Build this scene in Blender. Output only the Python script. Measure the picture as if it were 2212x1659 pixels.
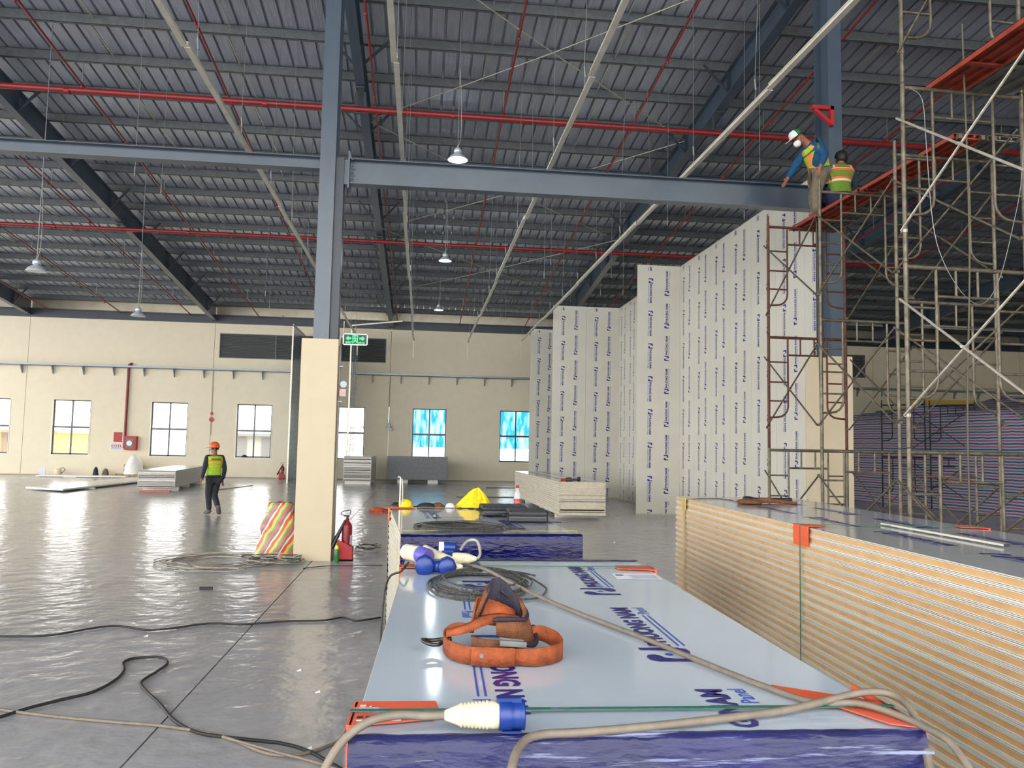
import bpy, math, random
from mathutils import Vector, Matrix, Euler, noise
R_ = math.radians
random.seed(7)
S = bpy.context.scene
COL = S.collection
for o in list(bpy.data.objects): bpy.data.objects.remove(o)

# ------------------------------------------------------------------ camera, world, light, exposure
CAM_Z = 1.708
cam_d = bpy.data.cameras.new('camera'); cam = bpy.data.objects.new('camera', cam_d); COL.objects.link(cam)
yaw, pit, rol = .1126, .0773, .0199
F_ = Vector((math.sin(yaw)*math.cos(pit), math.cos(yaw)*math.cos(pit), math.sin(pit)))
Rr = Vector((math.cos(yaw), -math.sin(yaw), 0)); Uu = Rr.cross(F_)
R2 = Rr*math.cos(rol)+Uu*math.sin(rol); U2 = -Rr*math.sin(rol)+Uu*math.cos(rol)
M = Matrix((R2, U2, -F_)).transposed().to_4x4(); M.translation = Vector((0, 0, CAM_Z))
cam.matrix_world = M
cam_d.sensor_fit = 'HORIZONTAL'; cam_d.sensor_width = 36; cam_d.lens = 36*1720.7/2212
cam_d.clip_start = .05; cam_d.clip_end = 500
S.camera = cam

def px(px_, py_, **k):
    """point of the room seen at pixel (x, y) on a given real plane"""
    d = R2*((px_-1106)/1720.7)-U2*((py_-829.5)/1720.7)+F_
    a, v = list(k.items())[0]; i = 'xyz'.index(a); o = Vector((0, 0, CAM_Z))
    return o+d*((v-o[i])/d[i])

W = bpy.data.worlds.new('world'); S.world = W; W.use_nodes = True
bg = W.node_tree.nodes['Background']; bg.inputs[0].default_value = (1.0, .985, .95, 1); bg.inputs[1].default_value = 4.3
S.view_settings.view_transform = 'Standard'; S.view_settings.look = 'None'
S.view_settings.exposure = 0.45; S.view_settings.gamma = 1.0
try: S.view_settings.use_curve_mapping = False
except Exception: pass
S.cycles.max_bounces = 8; S.cycles.diffuse_bounces = 5; S.cycles.glossy_bounces = 4; S.cycles.transparent_max_bounces = 12
S.cycles.sample_clamp_indirect = 6; S.cycles.caustics_reflective = False; S.cycles.caustics_refractive = False

# ------------------------------------------------------------------ materials
def lin(c): return tuple(((v/255)/12.92 if v/255 <= .04045 else ((v/255+.055)/1.055)**2.4) for v in c)+(1,)
MATS = {}
def mat(name, rgb, rough=.5, metal=0, var=.06, scale=6., bump=0., bscale=60., stretch=(1, 1, 1), spec=.5, world=True, rvar=0., emit=None, es=1.):
    if name in MATS: return MATS[name]
    m = bpy.data.materials.new(name); m.use_nodes = True; nt = m.node_tree; b = nt.nodes['Principled BSDF']
    c = lin(rgb)
    b.inputs['Roughness'].default_value = rough; b.inputs['Metallic'].default_value = metal
    b.inputs['Specular IOR Level'].default_value = spec
    if world:
        g = nt.nodes.new('ShaderNodeNewGeometry'); src = g.outputs['Position']
    else:
        g = nt.nodes.new('ShaderNodeTexCoord'); src = g.outputs['Object']
    mp = nt.nodes.new('ShaderNodeMapping'); mp.inputs['Scale'].default_value = stretch; nt.links.new(src, mp.inputs[0])
    n = nt.nodes.new('ShaderNodeTexNoise'); n.inputs['Scale'].default_value = scale; n.inputs['Detail'].default_value = 5
    nt.links.new(mp.outputs[0], n.inputs['Vector'])
    r = nt.nodes.new('ShaderNodeValToRGB')
    r.color_ramp.elements[0].position = .3; r.color_ramp.elements[1].position = .7
    r.color_ramp.elements[0].color = tuple(v*(1-var*1.6) for v in c[:3])+(1,); r.color_ramp.elements[1].color = tuple(min(1, v*(1+var)) for v in c[:3])+(1,)
    nt.links.new(n.outputs[0], r.inputs[0]); nt.links.new(r.outputs[0], b.inputs['Base Color'])
    if rvar:
        mr = nt.nodes.new('ShaderNodeMapRange'); mr.inputs[3].default_value = rough-rvar; mr.inputs[4].default_value = rough+rvar
        nt.links.new(n.outputs[0], mr.inputs[0]); nt.links.new(mr.outputs[0], b.inputs['Roughness'])
    if bump:
        n2 = nt.nodes.new('ShaderNodeTexNoise'); n2.inputs['Scale'].default_value = bscale; n2.inputs['Detail'].default_value = 3
        nt.links.new(mp.outputs[0], n2.inputs['Vector'])
        bp = nt.nodes.new('ShaderNodeBump'); bp.inputs['Strength'].default_value = bump; bp.inputs['Distance'].default_value = .02
        nt.links.new(n2.outputs[0], bp.inputs['Height']); nt.links.new(bp.outputs[0], b.inputs['Normal'])
    if emit:
        b.inputs['Emission Color'].default_value = lin(emit); b.inputs['Emission Strength'].default_value = es
    MATS[name] = m; return m

steel = mat('painted_steel', (68, 81, 95), .32, 0, .06, 3, spec=.6)
steel_d = mat('painted_steel_dark', (44, 54, 66), .4, 0, .06, 3)
galv = mat('galvanised_purlin', (92, 97, 100), .5, .15, .12, 8)
roofm = mat('roof_sheet', (184, 191, 202), .34, .5, .10, 3.5, .25, 9, (8, .6, 1), rvar=.1)
cream = mat('cream_plaster', (228, 218, 194), .75, 0, .02, 3, .05, 150)
cream2 = mat('cream_column', (204, 190, 162), .7, 0, .02, 3, .08, 120)
redp = mat('red_pipe', (128, 26, 30), .4, 0, .08, 4)
redp2 = mat('red_bright', (168, 30, 32), .4, 0, .08, 9)
track = mat('track_white', (214, 210, 196), .4, 0, .08, 5)
skin_w = mat('panel_skin_white', (236, 234, 226), .28, 0, .02, 2)
skin_film = mat('panel_film', (208, 205, 194), .34, 0, .025, 2, spec=.5)
topfilm = mat('panel_top_film', (188, 201, 214), .1, 0, .025, 2, 0, 12, spec=.6)
topfilm2 = mat('panel_top_grey', (166, 172, 182), .1, 0, .03, 2, 0, 12, spec=.6)
foam = mat('foam_tan', (204, 166, 118), .8, 0, .08, 10, .1, 80)
foam_c = mat('foam_cream', (206, 196, 174), .8, 0, .08, 14)
foam_w = mat('foam_white', (228, 226, 220), .8, 0, .04, 14, .1, 60)
foam_g = mat('foam_grey', (120, 122, 126), .7, 0, .08, 10)
skin_g = mat('panel_skin_grey', (150, 152, 158), .4, .2, .05, 4)
print_p = mat('print_purple', (34, 22, 120), .35, 0, .05, 20)
print_b = mat('print_blue', (38, 86, 190), .35, 0, .05, 20)
bluef = mat('blue_film', (10, 10, 74), .22, 0, .25, 5, .3, 16, (1, 3, 3), spec=.3)
orange = mat('orange_board', (226, 92, 52), .5, 0, .1, 9, .1, 60)
green_s = mat('green_strap', (40, 110, 88), .4, 0, .15, 60)
yellow_s = mat('yellow_strap', (190, 172, 90), .4, 0, .1, 60)
black = mat('black_plastic', (28, 32, 38), .38, 0, .1, 20, .1, 90)
blackr = mat('black_rubber', (36, 34, 34), .6, 0, .1, 20)
cable_g = mat('cable_grey', (124, 114, 102), .6, 0, .12, 30)
cable_w = mat('cable_pale', (176, 174, 166), .5, 0, .15, 20)
scaf = mat('scaffold_tube', (104, 96, 82), .42, .4, .3, 14, .2, 60)
scafr = mat('scaffold_rusty', (86, 46, 32), .6, .1, .3, 14, .2, 60)
scafb = mat('scaffold_black', (26, 28, 32), .5, 0, .1, 14)
zinc = mat('zinc_bright', (190, 186, 172), .3, .5, .15, 20)
plankr = mat('plank_red', (150, 58, 38), .55, 0, .2, 8, .1, 40)
plankg = mat('plank_galv', (128, 126, 118), .45, .5, .2, 8)
wire_m = mat('wire', (130, 132, 134), .4, .5, .05, 9)
rope_m = mat('steel_rope', (112, 112, 110), .35, .6, .5, 160, .8, 420)
alu = mat('window_frame', (78, 82, 84), .4, .3, .05, 9)
white_p = mat('white_paint', (236, 234, 226), .5, 0, .02, 9)
grey_t = mat('tray_grey', (150, 158, 166), .4, .3, .05, 9)
louv = mat('louver_grey', (128, 132, 132), .5, .1, .05, 9)
flash = mat('flashing', (186, 178, 160), .25, .6, .08, 2, .15, 2, (1, 1, 1))
yel = mat('yellow_cloth', (238, 206, 20), .7, 0, .08, 30, .3, 60)
oleather = mat('belt_orange', (150, 72, 32), .75, 0, .22, 40, .35, 260)
obrown = mat('belt_brown', (112, 66, 36), .75, 0, .25, 40, .35, 260)
onavy = mat('belt_navy', (40, 36, 52), .7, 0, .1, 60, .3, 200)
cee_w = mat('plug_cream', (226, 214, 184), .5, 0, .1, 30, .1, 90)
cee_b = mat('plug_blue', (18, 52, 128), .35, 0, .1, 30)
paper = mat('paper', (228, 230, 238), .7, 0, .02, 10)
inkm = mat('ink', (70, 78, 110), .7, 0, .02, 10)
darkvoid = mat('joint_dark', (46, 46, 50), .9, 0, .05, 10)
wood = mat('pallet_wood', (176, 150, 116), .8, 0, .2, 14, .2, 60)
skinm = mat('skin', (150, 100, 76), .6, 0, .05, 30)
hairm = mat('hair', (18, 16, 16), .6, 0, .1, 60)
navyc = mat('cloth_navy', (38, 46, 58), .85, 0, .15, 30, .3, 60)
trou = mat('cloth_dark', (40, 44, 48), .85, 0, .15, 30, .3, 60)
khaki = mat('cloth_khaki', (112, 102, 86), .85, 0, .15, 20, .4, 40)
teal = mat('cloth_teal', (10, 74, 116), .85, 0, .15, 20, .4, 40)
lime = mat('vest_lime', (158, 200, 50), .8, 0, .12, 30, .2, 80)
lime_d = mat('vest_olive', (98, 124, 34), .8, 0, .12, 30, .2, 80)
vora = mat('vest_orange', (240, 140, 60), .6, 0, .08, 30)
vsil = mat('vest_silver', (214, 190, 160), .4, .1, .05, 30)
helm = mat('helmet_orange', (222, 98, 50), .35, 0, .05, 30)
capw = mat('cap_white', (226, 226, 222), .8, 0, .05, 30)
capg = mat('cap_green', (24, 110, 60), .8, 0, .05, 30)
shoe = mat('shoe_grey', (96, 94, 90), .7, 0, .15, 40)

# floor: polished concrete with soft ripples
def floor_mat():
    m = bpy.data.materials.new('concrete_floor'); m.use_nodes = True; nt = m.node_tree; b = nt.nodes['Principled BSDF']; L = nt.links
    g = nt.nodes.new('ShaderNodeNewGeometry')
    n1 = nt.nodes.new('ShaderNodeTexNoise'); n1.inputs['Scale'].default_value = .55; n1.inputs['Detail'].default_value = 8; n1.inputs['Roughness'].default_value = .6
    n2 = nt.nodes.new('ShaderNodeTexNoise'); n2.inputs['Scale'].default_value = 9; n2.inputs['Detail'].default_value = 6
    for n in (n1, n2): L.new(g.outputs['Position'], n.inputs['Vector'])
    mx = nt.nodes.new('ShaderNodeMix'); mx.data_type = 'FLOAT'; mx.inputs[0].default_value = .35; L.new(n1.outputs[0], mx.inputs[2]); L.new(n2.outputs[0], mx.inputs[3])
    r = nt.nodes.new('ShaderNodeValToRGB'); r.color_ramp.elements[0].position = .35; r.color_ramp.elements[1].position = .65
    r.color_ramp.elements[0].color = lin((150, 150, 155)); r.color_ramp.elements[1].color = lin((172, 172, 176))
    L.new(mx.outputs[0], r.inputs[0]); L.new(r.outputs[0], b.inputs['Base Color'])
    mr = nt.nodes.new('ShaderNodeMapRange'); mr.inputs[3].default_value = .13; mr.inputs[4].default_value = .25; L.new(n1.outputs[0], mr.inputs[0]); L.new(mr.outputs[0], b.inputs['Roughness'])
    n3 = nt.nodes.new('ShaderNodeTexNoise'); n3.inputs['Scale'].default_value = 4.2; n3.inputs['Detail'].default_value = 3; L.new(g.outputs['Position'], n3.inputs['Vector'])
    bp = nt.nodes.new('ShaderNodeBump'); bp.inputs['Strength'].default_value = .7; bp.inputs['Distance'].default_value = .026
    L.new(n3.outputs[0], bp.inputs['Height']); L.new(bp.outputs[0], b.inputs['Normal'])
    b.inputs['Specular IOR Level'].default_value = .6
    return m
floorm = floor_mat()

def stripe_mat(name, cols, pitch, axis=2, rough=.6, wob=0., trans=0., object_space=False):
    m = bpy.data.materials.new(name); m.use_nodes = True; nt = m.node_tree; b = nt.nodes['Principled BSDF']; L = nt.links
    g = nt.nodes.new('ShaderNodeTexCoord') if object_space else nt.nodes.new('ShaderNodeNewGeometry')
    sp = nt.nodes.new('ShaderNodeSeparateXYZ'); L.new(g.outputs['Object' if object_space else 'Position'], sp.inputs[0])
    d = nt.nodes.new('ShaderNodeMath'); d.operation = 'DIVIDE'; d.inputs[1].default_value = pitch; L.new(sp.outputs[axis], d.inputs[0])
    last = d
    if name == 'striped_bag':
        q_ = nt.nodes.new('ShaderNodeMath'); q_.operation = 'MULTIPLY_ADD'; q_.inputs[1].default_value = -2.6; L.new(sp.outputs[2], q_.inputs[0]); L.new(d.outputs[0], q_.inputs[2]); last = q_
        d = q_
    if wob:
        n = nt.nodes.new('ShaderNodeTexNoise'); n.inputs['Scale'].default_value = 4; L.new(g.outputs['Object' if object_space else 'Position'], n.inputs['Vector'])
        a = nt.nodes.new('ShaderNodeMath'); a.operation = 'MULTIPLY_ADD'; a.inputs[1].default_value = wob; L.new(n.outputs[0], a.inputs[0]); L.new(d.outputs[0], a.inputs[2]); last = a
    fr = nt.nodes.new('ShaderNodeMath'); fr.operation = 'FRACT'; L.new(last.outputs[0], fr.inputs[0])
    r = nt.nodes.new('ShaderNodeValToRGB'); r.color_ramp.interpolation = 'CONSTANT'
    while len(r.color_ramp.elements) < len(cols): r.color_ramp.elements.new(.5)
    for i, (p, c) in enumerate(cols): r.color_ramp.elements[i].position = p
    for i, (p, c) in enumerate(cols): r.color_ramp.elements[i].color = lin(c)
    L.new(fr.outputs[0], r.inputs[0]); L.new(r.outputs[0], b.inputs['Base Color']); b.inputs['Roughness'].default_value = rough
    return m
tarp_m = stripe_mat('striped_tarp', [(0, (50, 104, 160)), (.24, (196, 208, 222)), (.5, (206, 108, 134)), (.74, (196, 208, 222))], .17, 2, .5, .25)
bag_m = stripe_mat('striped_bag', [(0, (206, 88, 74)), (.2, (226, 196, 80)), (.38, (92, 170, 130)), (.52, (206, 100, 80)), (.72, (110, 120, 132)), (.88, (222, 200, 170))], .22, 0, .45, .5)

def clear_mat(name, rgb, alpha, rough=.1):
    m = bpy.data.materials.new(name); m.use_nodes = True; nt = m.node_tree; b = nt.nodes['Principled BSDF']
    b.inputs['Base Color'].default_value = lin(rgb); b.inputs['Roughness'].default_value = rough
    t = nt.nodes.new('ShaderNodeBsdfTransparent'); mx = nt.nodes.new('ShaderNodeMixShader'); mx.inputs[0].default_value = alpha
    nt.links.new(t.outputs[0], mx.inputs[1]); nt.links.new(b.outputs[0], mx.inputs[2]); nt.links.new(mx.outputs[0], nt.nodes['Material Output'].inputs[0])
    MATS[name] = m; return m
glass = clear_mat('window_glass', (200, 210, 214), .08, .02)
filmc = clear_mat('clear_film', (150, 166, 176), .45, .15)
wrapc = clear_mat('stretch_wrap', (196, 204, 232), .22, .12)
petc = clear_mat('pet_bottle', (220, 226, 230), .35, .08)
def tarp_blue():
    m = bpy.data.materials.new('blue_tarp'); m.use_nodes = True; nt = m.node_tree; L = nt.links; b = nt.nodes['Principled BSDF']
    g = nt.nodes.new('ShaderNodeNewGeometry'); n = nt.nodes.new('ShaderNodeTexNoise'); n.inputs['Scale'].default_value = 1.6; n.inputs['Detail'].default_value = 5
    mp = nt.nodes.new('ShaderNodeMapping'); mp.inputs['Scale'].default_value = (3.2, 1, .8); mp.inputs['Rotation'].default_value = (0, .7, 0); L.new(g.outputs['Position'], mp.inputs[0]); L.new(mp.outputs[0], n.inputs['Vector'])
    r = nt.nodes.new('ShaderNodeValToRGB'); r.color_ramp.elements[0].position = .42; r.color_ramp.elements[1].position = .6
    r.color_ramp.elements[0].color = lin((16, 150, 205)); r.color_ramp.elements[1].color = lin((170, 236, 248)); L.new(n.outputs[0], r.inputs[0])  # pale ramp end paints white highlights into the tarp colour
    t = nt.nodes.new('ShaderNodeBsdfTranslucent'); L.new(r.outputs[0], t.inputs[0]); L.new(r.outputs[0], b.inputs['Base Color'])
    mx = nt.nodes.new('ShaderNodeMixShader'); mx.inputs[0].default_value = .3; L.new(t.outputs[0], mx.inputs[1]); L.new(b.outputs[0], mx.inputs[2]); L.new(mx.outputs[0], nt.nodes['Material Output'].inputs[0])
    return m
bluet = tarp_blue()

# ------------------------------------------------------------------ mesh helpers
class MB:
    def __init__(s): s.v = []; s.f = []; s.m = []; s.sm = []
    def add(s, vs, fs, m=0, smooth=False):
        n = len(s.v); s.v += [tuple(p) for p in vs]
        for f in fs: s.f.append(tuple(i+n for i in f)); s.m.append(m); s.sm.append(smooth)
        return s
    def box(s, x0, x1, y0, y1, z0, z1, m=0):
        v = [(x0, y0, z0), (x1, y0, z0), (x1, y1, z0), (x0, y1, z0), (x0, y0, z1), (x1, y0, z1), (x1, y1, z1), (x0, y1, z1)]
        return s.add(v, [(0, 3, 2, 1), (4, 5, 6, 7), (0, 1, 5, 4), (1, 2, 6, 5), (2, 3, 7, 6), (3, 0, 4, 7)], m)
    def bar(s, a, b, w, h, m=0, up=(0, 0, 1)):
        a, b = Vector(a), Vector(b); t = (b-a).normalized(); u = Vector(up); r = t.cross(u)
        if r.length < 1e-3: r = t.cross(Vector((1, 0, 0)))
        r.normalize(); u = r.cross(t).normalized(); r *= w/2; u *= h/2
        v = [a-r-u, a+r-u, a+r+u, a-r+u, b-r-u, b+r-u, b+r+u, b-r+u]
        return s.add(v, [(0, 1, 2, 3), (7, 6, 5, 4), (0, 4, 5, 1), (1, 5, 6, 2), (2, 6, 7, 3), (3, 7, 4, 0)], m)
    def tube(s, pts, r, n=8, m=0, caps=True):
        pts = [Vector(p) for p in pts]; N = len(pts); rs = r if isinstance(r, (list, tuple)) else [r]*N
        vs = []; ref = None
        for i, p in enumerate(pts):
            t = (pts[min(i+1, N-1)]-pts[max(i-1, 0)]).normalized()
            if ref is None: ref = Vector((0, 0, 1)) if abs(t.z) < .9 else Vector((1, 0, 0))
            a = t.cross(ref)
            if a.length < 1e-4: a = t.cross(Vector((.3, 1, .2)))
            a.normalize(); b = a.cross(t).normalized(); ref = b
            for k in range(n):
                q = 2*math.pi*k/n; vs.append(p+(a*math.cos(q)+b*math.sin(q))*rs[i])
        fs = []
        for i in range(N-1):
            for k in range(n):
                k2 = (k+1) % n; fs.append((i*n+k, i*n+k2, (i+1)*n+k2, (i+1)*n+k))
        s.add(vs, fs, m, True)
        if caps:
            s.add(vs[:n], [tuple(range(n))[::-1]], m); s.add(vs[-n:], [tuple(range(n))], m)
        return s
    def lathe(s, prof, n=16, m=0, axis='z', o=(0, 0, 0), ms=None):
        o = Vector(o); vs = []
        for (r, z) in prof:
            for k in range(n):
                q = 2*math.pi*k/n; c, d = r*math.cos(q), r*math.sin(q)
                vs.append(o+Vector({'z': (c, d, z), 'x': (z, c, d), 'y': (d, z, c)}[axis]))
        for i in range(len(prof)-1):
            fs = [(i*n+k, i*n+(k+1) % n, (i+1)*n+(k+1) % n, (i+1)*n+k) for k in range(n)]
            base = len(s.v) if i == 0 else base
            if i == 0: s.v += [tuple(p) for p in vs]
            for f in fs: s.f.append(tuple(j+base for j in f)); s.m.append(ms[i] if ms else m); s.sm.append(True)
        for idx, fl in ((0, True), (len(prof)-1, False)):
            if prof[idx][0] > 1e-4:
                f = tuple(base+idx*n+k for k in range(n)); s.f.append(f[::-1] if fl else f); s.m.append((ms[min(idx, len(ms)-1)] if ms else m)); s.sm.append(False)
        return s
    def poly(s, pts, z=0, m=0): return s.add([(p[0], p[1], z) for p in pts], [tuple(range(len(pts)))], m)
    def xf(s, mx):
        s.v = [tuple(mx @ Vector(p)) for p in s.v]; return s
    def mesh(s, name, mats):
        me = bpy.data.meshes.new(name); me.from_pydata(s.v, [], s.f)
        for m in (mats if isinstance(mats, (list, tuple)) else [mats]): me.materials.append(m)
        me.polygons.foreach_set('material_index', s.m); me.polygons.foreach_set('use_smooth', s.sm); me.update()
        return me

def tag(o, label=None, cat=None, group=None, kind=None):
    if label: o['label'] = label
    if cat: o['category'] = cat
    if group: o['group'] = group
    if kind: o['kind'] = kind
    return o
def obj(name, mb, mats=None, parent=None, loc=None, rot=None, **t):
    me = mb.mesh(name, mats) if isinstance(mb, MB) else mb
    o = bpy.data.objects.new(name, me); COL.objects.link(o); o.parent = parent
    if loc is not None: o.location = loc
    if rot is not None: o.rotation_euler = rot
    return tag(o, **t)
def empty(name, loc=(0, 0, 0), rz=0, **t):
    o = bpy.data.objects.new(name, None); COL.objects.link(o); o.location = loc; o.rotation_euler = (0, 0, rz); o.empty_display_size = .1
    return tag(o, **t)
def dup(o, parent=None, kids=None):
    c = o.copy(); COL.objects.link(c); c.parent = parent
    for ch in [x for x in COL.objects if x.parent == o] if kids is None else kids: dup(ch, c)
    return c
def smooth_pts(pts, n=6):
    P = [Vector(p) for p in pts]; out = []
    for i in range(len(P)-1):
        a, b, c, d = P[max(i-1, 0)], P[i], P[i+1], P[min(i+2, len(P)-1)]
        for k in range(n):
            t = k/n; out.append(.5*((2*b)+(c-a)*t+(2*a-5*b+4*c-d)*t*t+(3*b-a-3*c+d)*t**3))
    return out+[P[-1]]

# ------------------------------------------------------------------ shell
YW = 37.57; XL, XR = -27.6, 38.4
def z_sheet(y): return 8.02+.1*(YW-y)
def z_raft_top(y): return 7.80+.1*(YW-y)
def z_raft_bot(y): return 7.10+.108*(YW-y)
RX = [-1.5+8*k for k in range(-3, 5)]

fl = obj('floor', MB().box(XL-2, XR, -20, YW+.3, -.3, -.012), darkvoid, kind='structure')
sl = MB().box(0, 7.988, 0, 7.988, -.012, 0).mesh('floor_slab', floorm)
for i in range(-5, 5):
    for j in range(-4, 4):
        w0 = -1.494+8*i; y0 = 11.75+8*j
        o = obj('floor_slab', sl, parent=fl, loc=(w0, y0, 0))
        if y0+8 > YW+.2: o.scale = (1, (YW+.1-y0)/8, 1)

wins = [(-23.9, -22.32), (-19.85, -18.1), (-16.29, -14.71), (-12.1, -10.52), (-8.36, -6.8), (-4.15, -2.6), (-.4, 1.18), (3.7, 5.25), (7.6, 9.18), (11.6, 13.2), (15.6, 17.2), (19.6, 21.2), (23.6, 25.2), (27.6, 29.2)]
WZ0, WZ1, ZT = .93, 3.36, 7.04
vents = [(-27.5, -25.2), (-9.28, -1.72), (14.6, 22.1)]
VZ0, VZ1 = 5.45, 6.6
wl = MB(); cuts = sorted(wins)
def wall_band(z0, z1, holes, y0=YW, y1=YW+.22):
    x = XL
    joints = [r for r in RX]
    segs = []
    for a, b in holes+[(XR, XR)]:
        segs.append((x, a)); x = b
    for a, b in segs:
        cur = a
        for j in joints:
            if cur < j < b: wl.box(cur, j-.009, y0, y1, z0, z1); cur = j+.009
        if b > cur: wl.box(cur, b, y0, y1, z0, z1)
wall_band(0, WZ0, []); wall_band(WZ0, WZ1, wins); wall_band(WZ1, VZ0, []); wall_band(VZ0, VZ1, vents); wall_band(VZ1, ZT, [])
wb = obj('wall_back', wl, cream, kind='structure')
obj('joint_backing', MB().box(XL, XR, YW+.221, YW+.24, 0, .9).box(XL, XR, YW+.221, YW+.24, 3.4, 5.4).box(XL, -10, YW+.221, YW+.24, 6.65, ZT).box(-2, XR, YW+.221, YW+.24, 6.65, ZT).box(-1.7, 14, YW+.221, YW+.24, 5.3, 6.7).box(-25, -9.4, YW+.221, YW+.24, 5.3, 6.7).box(22.2, XR, YW+.221, YW+.24, 5.3, 6.7), darkvoid, wb)
# eave beam and flashing above the wall
obj('trim_1', MB().box(XL, XR, YW-.12, YW+.05, ZT+.001, 7.42).box(XL, XR, YW-.2, YW+.1, 7.36, 7.42), steel_d, kind='structure')
fb = MB(); x = XL
while x < XR:
    fb.box(x, x+1.2, YW+.02+.006*random.random(), YW+.05, 7.42, 7.985); x += 1.2
obj('trim_2', fb, flash, kind='structure')
obj('wall_light_block', MB().box(13.5, XR, -9.2, -9.02, 0, z_sheet(-9)), cream, kind='structure')  # unseen wall added behind the camera to keep daylight off the right side
obj('wall_right', MB().box(XR, XR+.2, -18, YW+.3, 0, 14), cream, kind='structure')
obj('baseboard_back', MB().box(XL, XR, YW-.012, YW, 0, .05), mat('skirt', (170, 160, 140), .6), kind='structure')

# roof
cy0, cy1 = -9., YW+.35
ceil = obj('ceiling', MB().add([(XL, cy0, z_sheet(cy0)+.09), (XR, cy0, z_sheet(cy0)+.09), (XR, cy1-.5, z_sheet(cy1-.5)+.09), (XL, cy1-.5, z_sheet(cy1-.5)+.09)], [(0, 1, 2, 3)]), darkvoid, kind='structure')
prof = []
for k in range(2):
    b = k*.3
    prof += [(b, 0), (b+.10, 0), (b+.105, .0012), (b+.125, .0012), (b+.13, 0), (b+.242, 0), (b+.250, .062), (b+.290, .062), (b+.298, 0)]
prof.append((.6, 0))
rs = MB(); L0 = cy0; L1 = cy1
n = len(prof); ys = [L0, L1]
rs.add([(p[0], y, z_sheet(y)+p[1]) for y in ys for p in prof], [(i, i+1, n+i+1, n+i) for i in range(n-1)])
rsm = rs.mesh('roof_sheet', roofm)
for i in range(int((XR-XL)/.6)): obj('roof_sheet', rsm, parent=ceil, loc=(XL+.6*i, 0, 0))

# rafters, fly braces
PY = [37.25-1.405*k for k in range(0, 33)]
for rx in RX:
    y0, y1 = (-9., YW-.05)
    rm = MB()
    def slab(xa, xb, fa, fb_):
        rm.add([(xa, y0, fa(y0)), (xb, y0, fa(y0)), (xb, y1, fa(y1)), (xa, y1, fa(y1)), (xa, y0, fb_(y0)), (xb, y0, fb_(y0)), (xb, y1, fb_(y1)), (xa, y1, fb_(y1))],
               [(0, 3, 2, 1), (4, 5, 6, 7), (0, 1, 5, 4), (1, 2, 6, 5), (2, 3, 7, 6), (3, 0, 4, 7)])
    slab(-.1, .1, z_raft_bot, lambda y: z_raft_bot(y)+.014); slab(-.1, .1, lambda y: z_raft_top(y)-.014, z_raft_top); slab(-.006, .006, z_raft_bot, z_raft_top)
    r = obj('rafter', rm, steel, loc=(rx, 0, 0), label='blue-grey painted steel rafter sloping down towards the back wall', cat='beam', group='main roof rafters')
    for k, py in enumerate(PY):
        if py < 6: continue
        if k % 2 == 1:
            for sgn in (-1, 1):
                obj('fly_brace', MB().bar((sgn*.05, py, z_raft_bot(py)+.05), (sgn*.62, py, z_raft_top(py)+.1), .05, .05), steel_d, r)
            obj('stiffener', MB().box(-.09, .09, py-.006, py+.006, z_raft_bot(py)+.014, z_raft_top(py)-.014), steel_d, r)
    for sy in (17.0, 25.8):
        if -12 < rx < 10: obj('splice_plate', MB().box(-.09, .09, sy-.2, sy+.2, z_raft_bot(sy)-.03, z_raft_bot(sy)+.002), steel_d, r)

# purlins
for k, py in enumerate(PY):
    z0 = z_raft_top(py)
    pm = MB().box(XL, XR, -.003, .003, 0, .2).box(XL, XR, -.003, .075, .194, .2).box(XL, XR, -.003, .075, 0, .006).box(XL, XR, .069, .075, 0, .025)
    for rx in RX: pm.box(rx-.5, rx+.5, -.008, -.003, .01, .19)
    obj('purlin', pm, galv, loc=(0, py, z0), label='galvanised steel purlin running across the roof under the sheeting', cat='beam', group='roof purlins')
# sag rods
for rx in RX:
    for d in (2.67, 5.33):
        m_ = MB()
        for k in range(len(PY)-1):
            a, b = PY[k], PY[k+1]
            if b < 4: break
            dx = .09*(k % 2)
            m_.bar((dx, a, z_raft_top(a)+.13), (dx, b+.0, z_raft_top(b)+.05), .022, .022)
        if rx+d < XR: obj('sag_rod', m_, zinc, loc=(rx+d, 0, 0), label='thin zinc sag rod line linking the purlins', cat='rod', group='sag rods between purlins')
# strut beams between rafters
for ysb, rng in ((20.6, (2, 5)),):
    for i in range(3, 5):
        a = RX[i]+.1; b = RX[i+1]-.1 if i+1 < len(RX) else RX[i]+8
        obj('strut_beam', MB().box(a, b, ysb-.1, ysb+.1, 8.98, 8.995).box(a, b, ysb-.1, ysb+.1, 9.14, 9.155).box(a, b, ysb-.005, ysb+.005, 8.99, 9.15), steel,
            label='slim blue-grey strut between the rafters, '+('behind the hanging lamp' if i == 3 else 'right of the tall steel column'), cat='beam')
# cross brace rods
def zmid(y): return z_raft_top(y)-.08
for (xa, xb) in ((-1.5, 6.5),):
    for ya, yb in ((12.3, 19.2), (19.2, 26.4), (26.4, 33.8)):
        for (p, q, nm) in (((xa, ya), (xb, yb), 'right end farther'), ((xa, yb), (xb, ya), 'left end farther')):
            where = {12.3: 'nearest roof bay', 19.2: 'middle roof bay', 26.4: 'farthest roof bay'}[ya]
            obj('brace_rod', MB().tube([(p[0], p[1], zmid(p[1])), ((p[0]+q[0])/2, (p[1]+q[1])/2, zmid((p[1]+q[1])/2)-.06), (q[0], q[1], zmid(q[1]))], .014, 6), zinc,
                label=f'thin diagonal bracing rod in the {where}, {nm}', cat='rod')

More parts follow.
